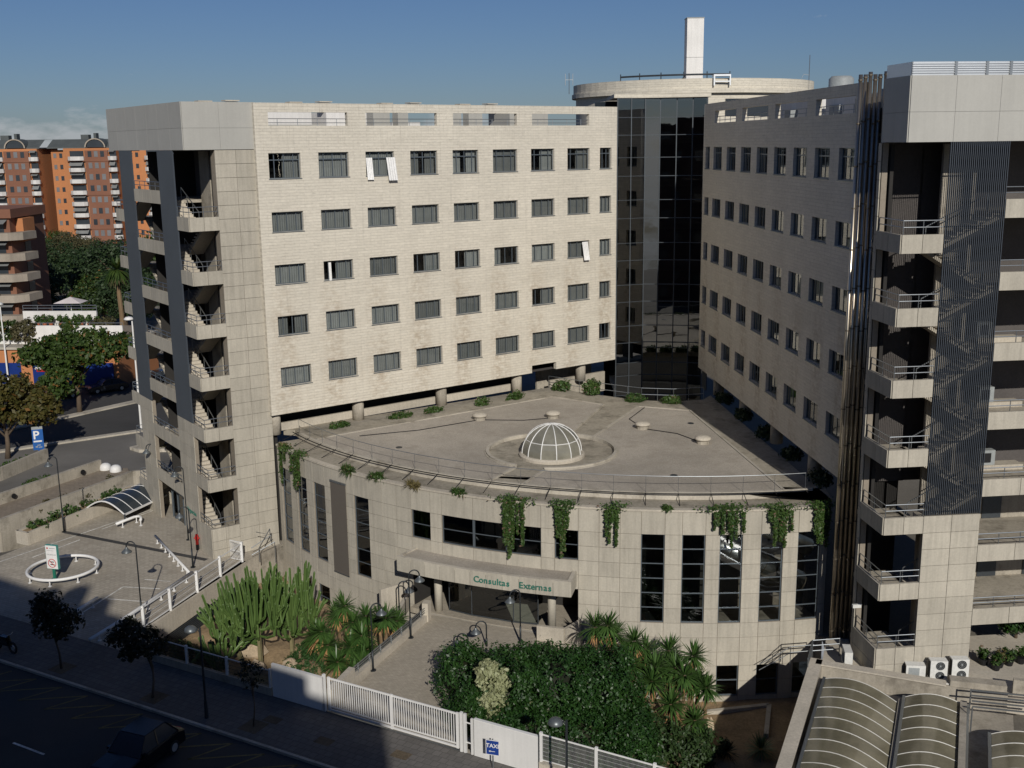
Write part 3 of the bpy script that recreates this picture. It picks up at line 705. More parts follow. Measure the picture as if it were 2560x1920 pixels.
        each('gallery_side_wall', [(X(w0-.12), X(w0), 2.9, 5.7, 0, 27.2), (X(w1), X(w1+.12), 1.2 if s < 0 else 2.9, 5.7, 0, 27.2)], 'dark_wall' if s < 0 else 'concrete', root)
        if z_low > 0:
            ob('ground_door', B().box(X(w0+.3), X(w1-.3), .9, 1.0, .02, 2.9), 'glass_dark', root)
            fb = B()
            for k in range(5): x = w0+.3+(w1-w0-.6)*k/4; fb.box(X(x-.04), X(x+.04), .82, .9, 0, 2.95)
            fb.box(X(w0+.3), X(w1-.3), .83, .89, 2.2, 2.28); ob('door_frame', fb, 'frame_metal', root)
            ob('lobby_wall', B().box(X(w0), X(w1), 3.0, 3.2, 0, 3.4), 'dark_wall', root)
    # pilaster on the corner face
    v0, v1 = pil
    xs = (0.05*s)
    ob('pilaster', B().box(X(.05) if s > 0 else 0-.05, X(.75 if s < 0 else .34), v0+.01, v1, -.2, 27.28), 'concrete_back', root)
    nrow = 31
    for j in range(nrow):
        z0 = 27.28*j/nrow; z1 = 27.28*(j+1)/nrow
        vm = (v0+v1)/2
        if v1-v0 > 1.2:
            panel(v0, vm, z0, z1, sx if s > 0 else -.05, True); panel(vm, v1, z0, z1, sx if s > 0 else -.05, True)
        else: panel(v0, v1, z0, z1, sx, True)
    # dark core behind the landings
    for li, (_, w0, w1) in enumerate(corners):
        ob('core_wall', B().box(X(w0+.6), X(w1+1.1) if li == 0 else X(w1-.1), 5.2, 5.4, 0, 27.2), 'dark_wall', root)
    cb = B(); cb.box(X(.75 if s < 0 else .42), X(.95 if s < 0 else .6), pil[0]+(.02 if s < 0 else -.1), 5.4 if s < 0 else 4.2, 0, 27.2); ob('core_side_wall', cb, 'dark_wall', root)
    # top band
    zt = [27.3, 28.66, 30.28]
    ob('band_core', B().box(X(.06), X(top_w), .06, (pil[1]-.05) if s < 0 else 2.72, 27.32, 30.24), 'band_panel', root)
    n_ = int(round(top_w/2.2))
    for j in range(2):
        for k in range(n_): panel(top_w*k/n_, top_w*(k+1)/n_, zt[j], zt[j+1], .0, False, 'band_panel', .006)
        sd_ = pil[1] if s < 0 else 2.75
        for k in range(2): panel(.05+(sd_-.05)*k/2, .05+(sd_-.05)*(k+1)/2, zt[j], zt[j+1], sx if s > 0 else -.05+.05, True, 'band_panel', .006)
    return root
CL = Vector((-20.5,71.0)); LT = stair_tower('concrete stair tower with stepped open landings and wide dark louver strips, far left', CL, math.atan2(-.815,.58), -1,
    [('landing',0,2.15),('screen',2.15,5.2),('gallery',5.2,10.8),('screen',10.8,13.65),('landing',13.65,15.6)], 2.02, (2.02,4.85), 15.95, 1)
RT = stair_tower('concrete stair tower with tall louver screen and open landings, right edge', (18.35,51.9), R(6.1), 1,
    [('landing',0,2.05),('screen',2.05,5.0),('gallery',5.0,13.0)], 2.7, (2.7,3.0), 13.0, 0)
# solid lower facade of the left tower between its openings
b_ = B(); b_.box(-10.8,-5.2,.3,.6,2.95,3.2); ob('lintel', b_, 'concrete', LT)
up = upright(text_mesh('Urgencias', .46, .012, 'green_letter', .005)); ob('lettering', up, None, LT, (-3.65,-.014,2.45))
ob('roof_slab', B().box(1.2,13.0,2.73,9,27.4,29.6), 'band_panel', RT)
# metal louver housing on the right tower
lh = B(); lh.box(.02,13,.1,.16,30.28,30.88); lh.box(.02,.08,.1,2.7,30.28,30.88)
for k in range(1,6): z = 30.28+k*.1; lh.box(.02,13,.05,.12,z,z+.03)
ob('roof_louver', lh, 'aluminium', RT)
lp = B()
for u in (2.1, 3.6, 4.75, 6.2, 7.7): lp.box(u-.06,u+.06,.03,.13,30.28,30.89)
ob('louver_post', lp, 'rail_metal', RT)
for k, zg in enumerate((16.87+.2, 13.43+.2, 9.99+.2)):
    u = 6.1+.35*k; c = B(); c.box(u,u+.85,3.6,4.2,zg+.3,zg+1.1); o = ob('ac_box', c, 'grey_paint', RT); ob('grille', B().box(u+.15,u+.6,3.55,3.6,zg+.45,zg+.95), 'black', o)
    ob('plinth', B().box(u-.1,u+2.4,3.5,4.3,zg,zg+.3), 'concrete_pale', RT)
# security camera on the right tower
sc = B(); sc.box(-.5,-.05,1.9,2.06,3.55,3.72); sc.cyl((0,1.98,3.7),(-.25,1.98,3.7),.03); ob('security_camera', sc, 'ac_white', RT)

# ================================================================== curved entrance pavilion
DC = (11.48, 90.83); DR = 32.97
EP = T('entrance_pavilion', 'curved two-storey concrete entrance pavilion with gravel roof between the wings', 'building', (DC[0], DC[1], 0))
TALL_L = [(-145.9,-143.4),(-141.75,-139.5),(-138.0,-135.7),(-134.25,-131.9),(-130.6,-128.3)]
TALL_R = [(-97.67,-95.4),(-93.73,-91.5),(-90.1,-87.9),(-86.1,-83.9),(-82.4,-80.15)]
UP = [(-122.3,-119.9),(-118.5,-107.56),(-106.17,-103.8)]
EDGE = [-146.9,-145.9,-143.4,-141.75,-139.5,-138.0,-135.7,-134.25,-131.9,-130.6,-128.3,-126.3,-124.3,-122.3,-119.9,-118.5,-114.85,-111.2,-107.56,-106.17,-103.8,-101.75,-99.7,-97.67,-95.4,-93.73,-91.5,-90.1,-87.9,-86.1,-83.9,-82.4,-80.15,-79.4]
ZE = [-4.1,-3.6,-2.65,-1.7,-.85,.025,.9,1.775,2.65,3.525,4.4,5.275,6.15,7.5]
def is_open(a, z):
    if .9 < z < 6.15 and any(p < a < q for p, q in TALL_L+TALL_R): return True
    if 4.4 < z < 6.15 and any(p < a < q for p, q in UP): return True
    if .025 < z < 2.65 and -122.3 < a < -103.8: return True
    if -3.6 < z < -1.7 and (-90.1 < a < -87.9 or -86.1 < a < -83.9 or -82.4 < a < -80.15): return True
    if -2.65 < z < -.85 and (-141.75 < a < -139.5 or -138 < a < -135.7): return True
    return False
core = B(); PM = {}; rest = B(); npan = 0
for i in range(len(EDGE)-1):
    a0, a1 = EDGE[i], EDGE[i+1]; da = a1-a0; am = (a0+a1)/2
    for j in range(len(ZE)-1):
        z0, z1 = ZE[j], ZE[j+1]; zm = (z0+z1)/2
        if is_open(am, zm): continue
        core.sector(DR-.34, DR-.035, a0, a1, z0, z1, 1 if da < 2.5 else 2)
        if (z1 < -1.6 and a0 < -100) or z1 < -3.5:                      # hidden behind planting
            rest.sector(DR-.03, DR, a0+.022, a1-.022, z0+.012, z1-.012, 1 if da < 2.5 else 2); continue
        k = (round(da,2), round(z1-z0,3))
        if k not in PM: PM[k] = mesh(B().sector(DR-.03, DR, -da/2+.022, da/2-.022, .012, z1-z0-.012, 2), 'panel', 'concrete_panel')
        ob('panel', PM[k], None, EP, (0,0,z0), R(am)); npan += 1
ob('wall', core, 'concrete_back', EP); ob('plinth_panel', rest, 'concrete_panel', EP, kind='stuff')
# windows
def arc_window(a0, a1, z0, z1, nrow, mulls=(), blind=False, glassm='glass_dark'):
    fw = .05; f = B(); dfa = math.degrees(fw/DR); am = (a0+a1)/2; h0, h1 = (a0-am), (a1-am); n = max(1, int((a1-a0)/1.2)); H_ = z1-z0
    r0, r1 = DR-.20, DR-.11
    f.sector(r0,r1,h0,h0+dfa,0,H_,1); f.sector(r0,r1,h1-dfa,h1,0,H_,1); f.sector(r0,r1,h0+dfa,h1-dfa,0,fw,n); f.sector(r0,r1,h0+dfa,h1-dfa,H_-fw,H_,n)
    for k in range(1, nrow): z = H_*k/nrow; f.sector(r0+.005,r1-.005,h0+dfa,h1-dfa,z-fw*.45,z+fw*.45,n)
    for m_ in mulls: f.sector(r0-.01,r1+.01,m_-am-dfa*1.4,m_-am+dfa*1.4,fw,H_-fw,1)
    o = ob('window', f, 'frame_metal', EP, (0,0,z0), R(am))
    cols = [h0+dfa, *[m_-am for m_ in mulls], h1-dfa]
    for c in range(len(cols)-1):
        for k in range(nrow):
            nn = max(1, int((cols[c+1]-cols[c])/1.2)); p = B(); rr = DR-.155; vs_ = []
            for q in range(nn+1):
                a = R(cols[c]+(cols[c+1]-cols[c])*q/nn); vs_ += [(rr*math.cos(a),rr*math.sin(a),H_*k/nrow+.02),(rr*math.cos(a),rr*math.sin(a),H_*(k+1)/nrow-.02)]
            p.add(vs_, [(2*q,2*q+2,2*q+3,2*q+1) for q in range(nn)]); ob('pane', p, glassm, o)
    if blind:
        bl = B(); bl.sector(DR+.06,DR+.075,h0-.15,h1+.15,-.28,H_+.5,3); ob('roller_blind', bl, 'blind', o)
        bl = B(); bl.sector(DR+.03,DR+.11,h0-.2,h1+.2,H_+.5,H_+.62,3); bl.sector(DR+.05,DR+.09,h0-.17,h1+.17,-.34,-.28,3); ob('blind_rail', bl, 'rail_metal', o)
for i, (a, c) in enumerate(TALL_L): arc_window(a, c, .9, 6.15, 6, blind=(i == 3), glassm='glass_clear' if i < 3 else 'glass_dark')
for i, (a, c) in enumerate(TALL_R): arc_window(a, c, .9, 6.15, 6, glassm='glass_room' if i > 1 else 'glass_dark')
arc_window(*UP[0], 4.4, 6.15, 2); arc_window(*UP[1], 4.4, 6.15, 2, (-114.85,-111.2)); arc_window(*UP[2], 4.4, 6.15, 2)
for a, c in ((-90.1,-87.9),(-86.1,-83.9),(-82.4,-80.15)): arc_window(a, c, -3.6, -1.7, 2)
for a, c in ((-141.75,-139.5),(-138.0,-135.7)): arc_window(a, c, -2.65, -.85, 2)
# rooms behind the glass
b_ = B()
b_.sector(29.6,29.8,-147,-124,-4,7.3,12); b_.sector(29.6,29.8,-102,-79,-4,7.3,12)
ob('room_wall', b_, 'concrete_back', EP)
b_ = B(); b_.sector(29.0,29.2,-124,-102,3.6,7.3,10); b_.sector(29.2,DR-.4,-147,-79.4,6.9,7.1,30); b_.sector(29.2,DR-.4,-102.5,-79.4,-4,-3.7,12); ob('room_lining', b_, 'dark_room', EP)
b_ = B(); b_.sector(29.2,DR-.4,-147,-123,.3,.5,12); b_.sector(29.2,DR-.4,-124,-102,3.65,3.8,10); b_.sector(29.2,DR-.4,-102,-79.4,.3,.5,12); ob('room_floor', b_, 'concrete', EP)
def pol(a, r, z): return (r*math.cos(R(a)), r*math.sin(R(a)), z)
dt = B(); dt.tube([pol(-92,31.2,4.6), pol(-89.5,31.9,5.1), pol(-86.5,31.8,4.3), pol(-83.6,31.6,3.4), pol(-81,31.5,2.6)], .62, 18)
ob('air_duct', dt, 'duct_steel', EP, smooth=True)
dt = B(); dt.tube([pol(-87.4,31.2,6.6), pol(-85,31.5,6.0), pol(-83.2,31.6,5.5), pol(-80,31.3,4.6)], .5, 16); ob('air_duct', dt, 'duct_steel', EP, smooth=True)
dt = B()
for t in np.linspace(0,1,11):
    i = min(int(t*3.999),3); P_ = [pol(-92,31.2,4.6), pol(-89.5,31.9,5.1), pol(-86.5,31.8,4.3), pol(-83.6,31.6,3.4), pol(-81,31.5,2.6)]; f_ = t*4-i
    p = Vector(P_[i]).lerp(Vector(P_[i+1]), f_); d = (Vector(P_[i+1])-Vector(P_[i])).normalized(); dt.cyl(p-d*.03, p+d*.03, .64, n=18, cap=False)
ob('duct_seam', dt, 'steel_band', EP, smooth=True)
# cornice, planter ledge, roof
b_ = B(); b_.sector(DR-.3, DR+.06, -146.9, -79.4, 7.5, 7.62, 48); ob('cornice', b_, 'concrete_pale', EP)
b_ = B(); b_.sector(31.1, DR-.3, -147.5, -79.0, 7.1, 7.60, 48); ob('planter_ledge', b_, 'roof_walk', EP)
b_ = B(); b_.sector(30.95, 31.15, -147.6, -79.6, 7.4, 8.02, 60); ob('roof_kerb', b_, 'kerb_stone', EP)
def W2L(p): return (p[0]-DC[0], p[1]-DC[1])
arc = lambda r, a0, a1, n: [(r*math.cos(R(a0+(a1-a0)*i/n)), r*math.sin(R(a0+(a1-a0)*i/n))) for i in range(n+1)]
roof = arc(30.96,-150,-78.0,60)+[W2L(p) for p in ((17.7,58.5),(15.6,84.6),(14.8,83.2),(12.4,82.7),(10,83.2),(8.0,84.5),(5.4,86.3),(3.3,88.4),(-16.2,75.6))]
b_ = B(); b_.prism(roof, 7.5, 7.9); ob('roof_slab', b_, 'roof_walk', EP)
rc = (2.5,68.85)
ringp = lambda a0, a1, n=14, r=4.25: [(rc[0]+r*math.cos(R(a0+(a1-a0)*i/n)), rc[1]+r*math.sin(R(a0+(a1-a0)*i/n))) for i in range(n+1)]
def arcw(r, a0, a1, n=22): return [(DC[0]+x, DC[1]+y) for x, y in arc(r, a0, a1, n)]
bedL = arcw(30.9,-143.6,-114.6)+[(-.15,65.2)]+ringp(234,66+360-360,16)[::1]+[(6.9,81.6),(3.2,84.5),(-11.9,73.7)]
bedL = arcw(30.9,-143.6,-114.6)+ringp(236,72,16)+[(6.9,81.6),(3.2,84.5),(-11.9,73.7)]
bedR = arcw(30.9,-110.6,-82.7)+[(13.15,79.4),(9.5,80.9)]+ringp(48,-98,16)
for pb in (bedL, bedR):
    q = [W2L(p) for p in pb]
    ob('gravel_bed', B().poly(q, 7.97), 'gravel', EP)
    kb = B()
    n_ = len(q)
    for i in range(n_):
        a = Vector(q[i]); c = Vector(q[(i+1) % n_])
        if (c-a).length < .05: continue
        kb.bar((a.x,a.y,7.95),(c.x,c.y,7.95), .16, .14)
    ob('bed_kerb', kb, 'kerb_stone', EP)
b_ = B(); b_.sector(4.05,4.25,-98,72,7.9,8.14,20,W2L(rc)); b_.sector(4.05,4.25,100,236,7.9,8.14,20,W2L(rc)); ob('ring_kerb', b_, 'kerb_stone', EP)
cbl = B(); cbl.tube([(*W2L(p),8.0) for p in ((-10.5,73.2),(-6.5,74.6),(-2.4,77.3),(.8,77.0),(2.9,77.6))], .03, 5); cbl.tube([(*W2L(p),8.0) for p in ((12.5,70.4),(11.2,72.8),(9.1,74.2),(8.4,77),(9.9,80.4))], .03, 5); ob('roof_cable', cbl, 'black', EP)
for p in ((-7.5,70.2),(9.6,63.2),(12.6,75.6)): ob('roof_drain', B().cyl((*W2L(p),7.96),(*W2L(p),8.0),.22,n=14), 'post_dark', EP)
# front railing, rear railing
rb = B(); pts = [(p[0]*1.0, p[1]*1.0) for p in arc(31.05,-148,-80.4,40)]
rb.tube([(x,y,8.95) for x, y in pts], .02, 6)
for i in range(0,41,2): x, y = pts[i]; rb.cyl((x,y,8.0),(x*1.0,y*1.0,8.95),.012,n=6)
ob('roof_railing', rb, 'rail_metal', EP)
bl = B(); bl.tube([(x*1.015,y*1.015,8.08) for x, y in pts], .035, 5)
for i in range(0,41,2): x, y = pts[i]; bl.cyl((x*1.0,y*1.0,8.02),(x*1.04,y*1.04,7.62),.022,n=5)
ob('drip_hose', bl, 'black', EP)
rb = B(); pr_ = [W2L(p) for p in ((3.0,88.0),(5.4,86.1),(8.0,84.4),(10,83.1),(12.4,82.6),(14.8,83.1))]; railing(rb, pr_, 7.9, (.5,1.0), step=1.5); ob('rear_railing', rb, 'rail_metal', EP)
# canopy over the entrance
cnp = B(); cnp.sector(DR-.2, 34.6, -122.1, -104.0, 2.85, 3.62, 16); CN = ob('canopy', cnp, 'concrete_back', EP)
cnp = B(); cnp.sector(34.4, 34.64, -122.1, -104.0, 3.62, 3.76, 16); cnp.sector(DR,34.4,-122.1,-121.75,3.62,3.76,1); cnp.sector(DR,34.4,-104.35,-104.0,3.62,3.76,1); ob('canopy_rim', cnp, 'kerb_stone', CN)
cnp = B(); cnp.sector(DR, 34.4, -121.75, -104.35, 3.62, 3.68, 14); ob('canopy_gravel', cnp, 'gravel', CN)
da = 18.1/11; pm = mesh(B().sector(34.6,34.65,-da/2+.02,da/2-.02,2.85,3.75,2), 'panel', 'concrete_panel')
for k in range(11): ob('panel', pm, None, CN, None, R(-122.1+da*(k+.5)))
ob('side_panel', B().box(DR+.02,34.62,-.03,.03,2.85,3.75), 'concrete_panel', CN, None, R(-104.0)); ob('side_panel', B().box(DR+.02,34.62,-.03,.03,2.85,3.75), 'concrete_panel', CN, None, R(-122.1))
txt = 'Consultas  Externas'; la = -113.45
wid = {'C':.36,'E':.34,'o':.31,'n':.31,'s':.28,'u':.31,'l':.15,'t':.18,'a':.29,'x':.28,'e':.29,'r':.2,'m':.45,' ':.28}
tot = sum(wid[c] for c in txt)*.90; x = 0
for c in txt:
    w = wid[c]*.90
    if c != ' ':
        me = upright(text_mesh(c, .52, .02, 'green_letter', .012)); a = la+math.degrees((x+w/2)/34.7)
        o = ob('letter', me, None, CN, (34.675*math.cos(R(a)), 34.675*math.sin(R(a)), 3.27), R(a+90))
    x += w
# porch under the canopy
b_ = B(); b_.sector(28.8,DR+.4,-122.3,-103.8,-.3,.03,16); ob('porch_floor', b_, 'path_paving', EP)
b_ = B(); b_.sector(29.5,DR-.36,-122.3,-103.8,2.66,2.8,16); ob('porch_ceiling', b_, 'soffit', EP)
b_ = B(); b_.sector(29.3,29.5,-122.3,-103.8,.0,2.7,10); b_.sector(29.4,DR-.05,-122.5,-122.25,0,2.7,1); b_.sector(29.4,DR-.05,-103.85,-103.6,0,2.7,1); ob('porch_wall', b_, 'dark_wall', EP)
for a in (-119.2,-106.5): ob('porch_column', B().cyl(pol(a,DR-.05,0), pol(a,DR-.05,2.85), .24, n=18), 'concrete_panel', EP, smooth=True)
# glazed vestibule
vf = B(); gp = [(-118.2,32.6),(-115.4,32.72),(-110.7,32.72),(-108.1,32.6)]
for a, r in gp: vf.cyl(pol(a,r,.03), pol(a,r,2.66), .035, n=8)
for i in range(3): vf.bar(pol(*gp[i],2.5), pol(*gp[i+1],2.5), .06, .08); vf.bar(pol(*gp[i],.08), pol(*gp[i+1],.08), .06, .08)
vf.bar(pol(-118.2,32.6,2.5), pol(-118.2,30.4,2.5), .06,.08); vf.bar(pol(-108.1,32.6,2.5), pol(-108.1,30.4,2.5), .06,.08)
VF = ob('vestibule_frame', vf, 'frame_dark', EP)
for i in range(3):
    p, q = pol(*gp[i],.1), pol(*gp[i+1],.1); ob('pane', B().quad(p, q, (q[0],q[1],2.48), (p[0],p[1],2.48)), 'glass_clear', VF)
for a in (-118.2,-108.1):
    p, q = pol(a,32.58,.1), pol(a,30.4,.1); ob('pane', B().quad(p, q, (q[0],q[1],2.48), (p[0],p[1],2.48)), 'glass_clear', VF)
# low flank walls of the porch
b_ = B(); b_.bar(pol(-122.6,33.3,.45), pol(-120.9,35.6,.45), .22, .95); b_.bar(pol(-122.9,33.2,.75), pol(-123.9,35.0,.75), .2, 1.6); ob('flank_wall', b_, 'concrete_pale', EP)
b_ = B(); b_.bar(pol(-107.3,34.4,.42), pol(-104.7,34.4,.42), .2, .9); b_.bar(pol(-104.6,34.45,.42), pol(-103.6,33.2,.42), .2, .9); ob('flank_wall', b_, 'concrete_pale', EP)
b_ = B(); b_.sector(33.3,34.6,-104.9,-103.2,-4,.0,2); ob('porch_base', b_, 'concrete', EP)

# ---------------------------------------------------------------- roof furniture
DM = T('dome_skylight', 'faceted glass dome skylight with white ribs on the gravel roof', 'skylight', (2.5,68.1,7.9))
ob('base_ring', B().lathe([(2.1,0),(2.1,.16),(2.0,.25),(1.84,.25),(1.84,0)], 40), 'concrete_pale', DM, smooth=False)
prof = [(1.92*math.cos(t), .24+1.86*math.sin(t)) for t in np.linspace(0, R(88), 10)]
rbs = B()
NR = 12
for k in range(NR):
    a = 2*pi*k/NR+.12; rbs.tube([(r*math.cos(a)*1.005, r*math.sin(a)*1.005, z) for r, z in prof], .035, 5)
rr, zz_ = 1.92*math.cos(R(29)), .24+1.86*math.sin(R(29)); rbs.tube([(rr*math.cos(2*pi*k/NR+.12)*1.004, rr*math.sin(2*pi*k/NR+.12)*1.004, zz_) for k in range(NR)], .03, 5, True)
rbs.cyl((0,0,2.06),(0,0,2.15),.13,n=12)
ob('rib', rbs, 'white_paint', DM)
for k in range(NR):
    a0 = 2*pi*k/NR+.12; a1 = 2*pi*(k+1)/NR+.12
    for lo, hi in ((0,29),(29,87)):
        p = B(); vs_ = []; nn = 5
        for i in range(nn+1):
            t = R(lo+(hi-lo)*i/nn); r, z = 1.92*math.cos(t), .24+1.86*math.sin(t); vs_ += [(r*math.cos(a0),r*math.sin(a0),z),(r*math.cos(a1),r*math.sin(a1),z)]
        p.add(vs_, [(2*i,2*i+1,2*i+3,2*i+2) for i in range(nn)]); ob('pane', p, 'glass_dome', DM)
ob('shaft_floor', B().cyl((0,0,.02),(0,0,.05),1.82,n=30), 'concrete_back', DM)
vm = [mesh(B().lathe([(.42,0),(.42,.22),(.3,.24)], 12), 'neck', 'concrete'), mesh(B().lathe([(.0,.52),(.30,.50),(.5,.42),(.54,.34),(.52,.27),(.0,.27)], 16), 'cap', 'concrete_pale', True)]
for (x, y), lb in zip(((-2.36,77.4),(2.95,77.7),(9.05,74.3),(12.55,70.3)), ('mushroom roof vent on gravel, leftmost of four', 'mushroom roof vent directly behind the glass dome', 'mushroom roof vent right of the dome, third from the left', 'mushroom roof vent nearest the shaded wing, rightmost of four')):
    t = T('roof_cowl', lb, 'roof vent', (x,y,7.97), group='mushroom vents on the pavilion roof'); ob('neck', vm[0], None, t); ob('cap', vm[1], None, t)

# ---------------------------------------------------------------- glass stairwell
GT = T('glass_stairwell', 'tall dark glass curtain wall stairwell in the corner between the two wings', 'building', (8.85,92.15,0))
gx = [(0,0),(1.16,.40),(2.34,.80),(3.55,.72),(4.88,.55),(6.15,.30),(7.25,-.15)]
gz = [3.0,4.6,6.2,7.9,9.0,10.75,12.2,14.25,15.7,17.75,19.2,21.25,22.75,24.7,26.2,28.0,29.4,30.9]
for i in range(6):
    (x0,y0),(x1,y1) = gx[i], gx[i+1]
    for j in range(len(gz)-1):
        tw = (0, 0)
        ob('pane', B().quad((x0,y0+tw[0],gz[j]),(x1,y1+tw[1],gz[j]),(x1,y1-tw[1],gz[j+1]),(x0,y0-tw[0],gz[j+1])), 'glass_wall', GT)
mf = B()
for x, y in gx: mf.box(x-.04,x+.04,y-.06,y+.06,3,30.95)
for z in gz:
    for i in range(6): mf.bar((*gx[i],z),(*gx[i+1],z),.09,.06)
ob('mullion', mf, 'frame_dark', GT)
fb = B()
for k in range(7):
    z = 6.3+3.5*k; fb.prism([(0,.3),(2.34,1.1),(7.25,.2),(7.25,6),(0,6)], z, z+.45)
ob('floor_slab', fb, 'concrete_pale', GT)
fb = B(); fb.box(-.5,8,6,6.2,3,30.9); ob('core', fb, 'dark_room', GT)
fb = B(); fb.prism([(-.3,-.1),(2.3,.62),(7.5,-.35),(7.5,6.2),(-.3,6.2)], 30.95, 31.25); ob('roof_edge', fb, 'stone_rear', GT)
sb = B(); sb.prism([(4.0,1.0),(5.1,.9),(5.1,1.1),(4.0,1.2)], 27.2, 30.8); sb.prism([(6.2,.7),(7.2,.3),(7.2,.5),(6.2,.9)], 26.9, 30.8); ob('roller_blind', sb, 'band_panel', GT)

# ---------------------------------------------------------------- round upper storey and chimney behind
RU = T('round_upper_storey', 'round cream rooftop storey with curved slab edge behind the glass stairwell', 'building', (18.0,112.0,0))
b_ = B(); b_.lathe([(11.35,20),(11.35,31.6)], 64); ob('wall', b_, 'stone_rear', RU, smooth=True)
b_ = B(); b_.lathe([(11.35,31.6),(11.75,31.6),(11.75,32.0),(11.6,32.0),(11.6,32.85),(11.2,32.85),(11.2,32.2),(0,32.2)], 64); ob('parapet', b_, 'stone_rear', RU)
for a0, a1 in ((-150,-138),(-84,-62)): ob('window', B().sector(11.36,11.42,a0,a1,29.6,31.1,6), 'window_far', RU)
cb = B(); cb.tube([(11.2*math.cos(R(a)),11.2*math.sin(R(a)),33.2) for a in np.linspace(-134,-82,14)], .09, 6)
for a in np.linspace(-134,-82,6): cb.cyl((11.2*math.cos(R(a)),11.2*math.sin(R(a)),32.6),(11.2*math.cos(R(a)),11.2*math.sin(R(a)),33.45),.05,n=6)
ob('cleaning_rail', cb, 'frame_dark', RU)
cb = B()
a = -87; cb.box(0,1.5,-11.95,-11.0,33.0,33.15); cb.box(0,.12,-11.95,-11.8,32.2,33.0); cb.box(1.4,1.5,-11.95,-11.8,32.2,33.0); cb.box(.1,1.4,-11.95,-11.8,32.5,32.6); ob('cleaning_cradle', cb, 'aluminium', RU)
CH = T('tall_chimney', 'tall square white rooftop chimney shaft against the sky', 'chimney', (17.15,106,31.9))
b_ = B(); b_.box(-.76,.76,-.76,.76,0,3.05); b_.box(-.76,.76,-.76,.76,3.08,6.5); ob('shaft', b_, 'white_wall', CH)
ob('shaft_cap', B().box(-.8,.8,-.8,.8,6.5,6.58), 'grey_paint', CH); ob('shaft_core', B().box(-.7,.7,-.7,.7,0,6.3), 'grey_paint', CH); ob('brace', B().cyl((-.76,0,1.5),(-2.0,.2,0),.05), 'black', CH)
for (x, y, h, lb) in ((5.7,107,1.9,'small forked antenna above the left end of the round storey'), (27.9,106,3.2,'thin tall antenna mast on the roof right of the round storey')):
    t = T('antenna', lb, 'antenna', (x,y,31.9)); a = B(); a.cyl((0,0,0),(0,0,h),.035,n=6)
    if x < 10:
        a.bar((-.35,0,1.3),(.35,0,1.3),.05,.05)
        for dx in (-.35,0,.35): a.cyl((dx,0,.8),(dx,0,1.85),.03,n=5)
    else: a.tube([(0,0,1.4),(-.5,0,1.5),(-.7,0,1.1)],.025,5)
    ob('mast', a, 'rail_metal', t)
# roof plant of the right wing seen over the parapet
t = T('roof_tank', 'low grey rooftop duct head above the shaded wing parapet', 'duct', (24.5,84,27.7)); ob('drum', B().lathe([(.9,0),(.9,4.1),(.7,4.3),(0,4.3)], 20), 'grey_paint', t, smooth=True)

# ---------------------------------------------------------------- steel flues
pm = {}
cmesh = {}
for i, (x, y, r, lb) in enumerate(((17.50,56.72,.10,'slim steel flue pipe, leftmost of the bundle'),(17.73,56.68,.10,'slim steel flue pipe, second from the left in the bundle'),(17.96,56.64,.10,'slim steel flue pipe, third from the left in the bundle'),(18.19,56.60,.10,'slim steel flue pipe, fourth from the left in the bundle'),(18.42,56.56,.10,'slim steel flue pipe, fifth from the left in the bundle'),(18.68,56.35,.14,'thickest polished steel flue pipe, rightmost beside the stair tower'))):
    t = T('flue_pipe', lb, 'pipe', (x,y,-.5), group='steel flue pipes')
    top = 30.6+(.12 if i in (2,5) else 0)
    ob('pipe', B().cyl((0,0,0),(0,0,top+.5), r, n=14), 'steel', t, smooth=True)
    if r not in cmesh: cmesh[r] = mesh(B().cyl((0,0,0),(0,0,.07), r+.018, n=14), 'joint_collar', 'steel_band')
    for k in range(15): ob('joint_collar', cmesh[r], None, t, (0,0,1.4+k*2.1+.12*(i % 3)))
fw_ = B(); fw_.bar((17.95,57.35,14.5),(18.95,57.0,14.5),.1,29); tag(ob('flue_backing_wall', fw_, 'dark_wall'), 'dark concrete wall behind the steel flue pipes', 'wall')

# ================================================================== glazed roof at the lower right
ZS = .55
SK = T('glazed_barrel_roof', 'concrete-edged barrel vaulted glass roof in the lower right corner', 'skylight', (15.75,52.9,ZS))
def L_(x, y): return Vector((x-15.75, y-52.9))
ax = Vector((-2.95,-7.05)).normalized()            # along the vaults, towards the camera
ac = Vector((3.2,-2.25)).normalized()              # across, down to the right edge of each vault
tl, tr = L_(15.6,51.3), L_(18.72,49.05)
b_ = B()
def wallbar(b, p, q, w, h, z): b.bar((p.x,p.y,z),(q.x,q.y,z), w, h)
wallbar(b_, L_(15.72,53.0), L_(15.72,53.0)+ax*13, .5, 5.0, -2.1); wallbar(b_, L_(15.9,52.75), L_(24.0,49.3), .42, 1.0, -.1); wallbar(b_, L_(21.6,50.45), L_(24.1,49.75), .6, 1.2, .1)
ob('parapet', b_, 'concrete', SK)
b_ = B(); wallbar(b_, L_(15.72,53.15), L_(15.72,53.0)+ax*13, .62, .08, .44); wallbar(b_, L_(15.6,52.85), L_(21.4,50.35), .56, .08, .44); ob('coping', b_, 'concrete_pale', SK)
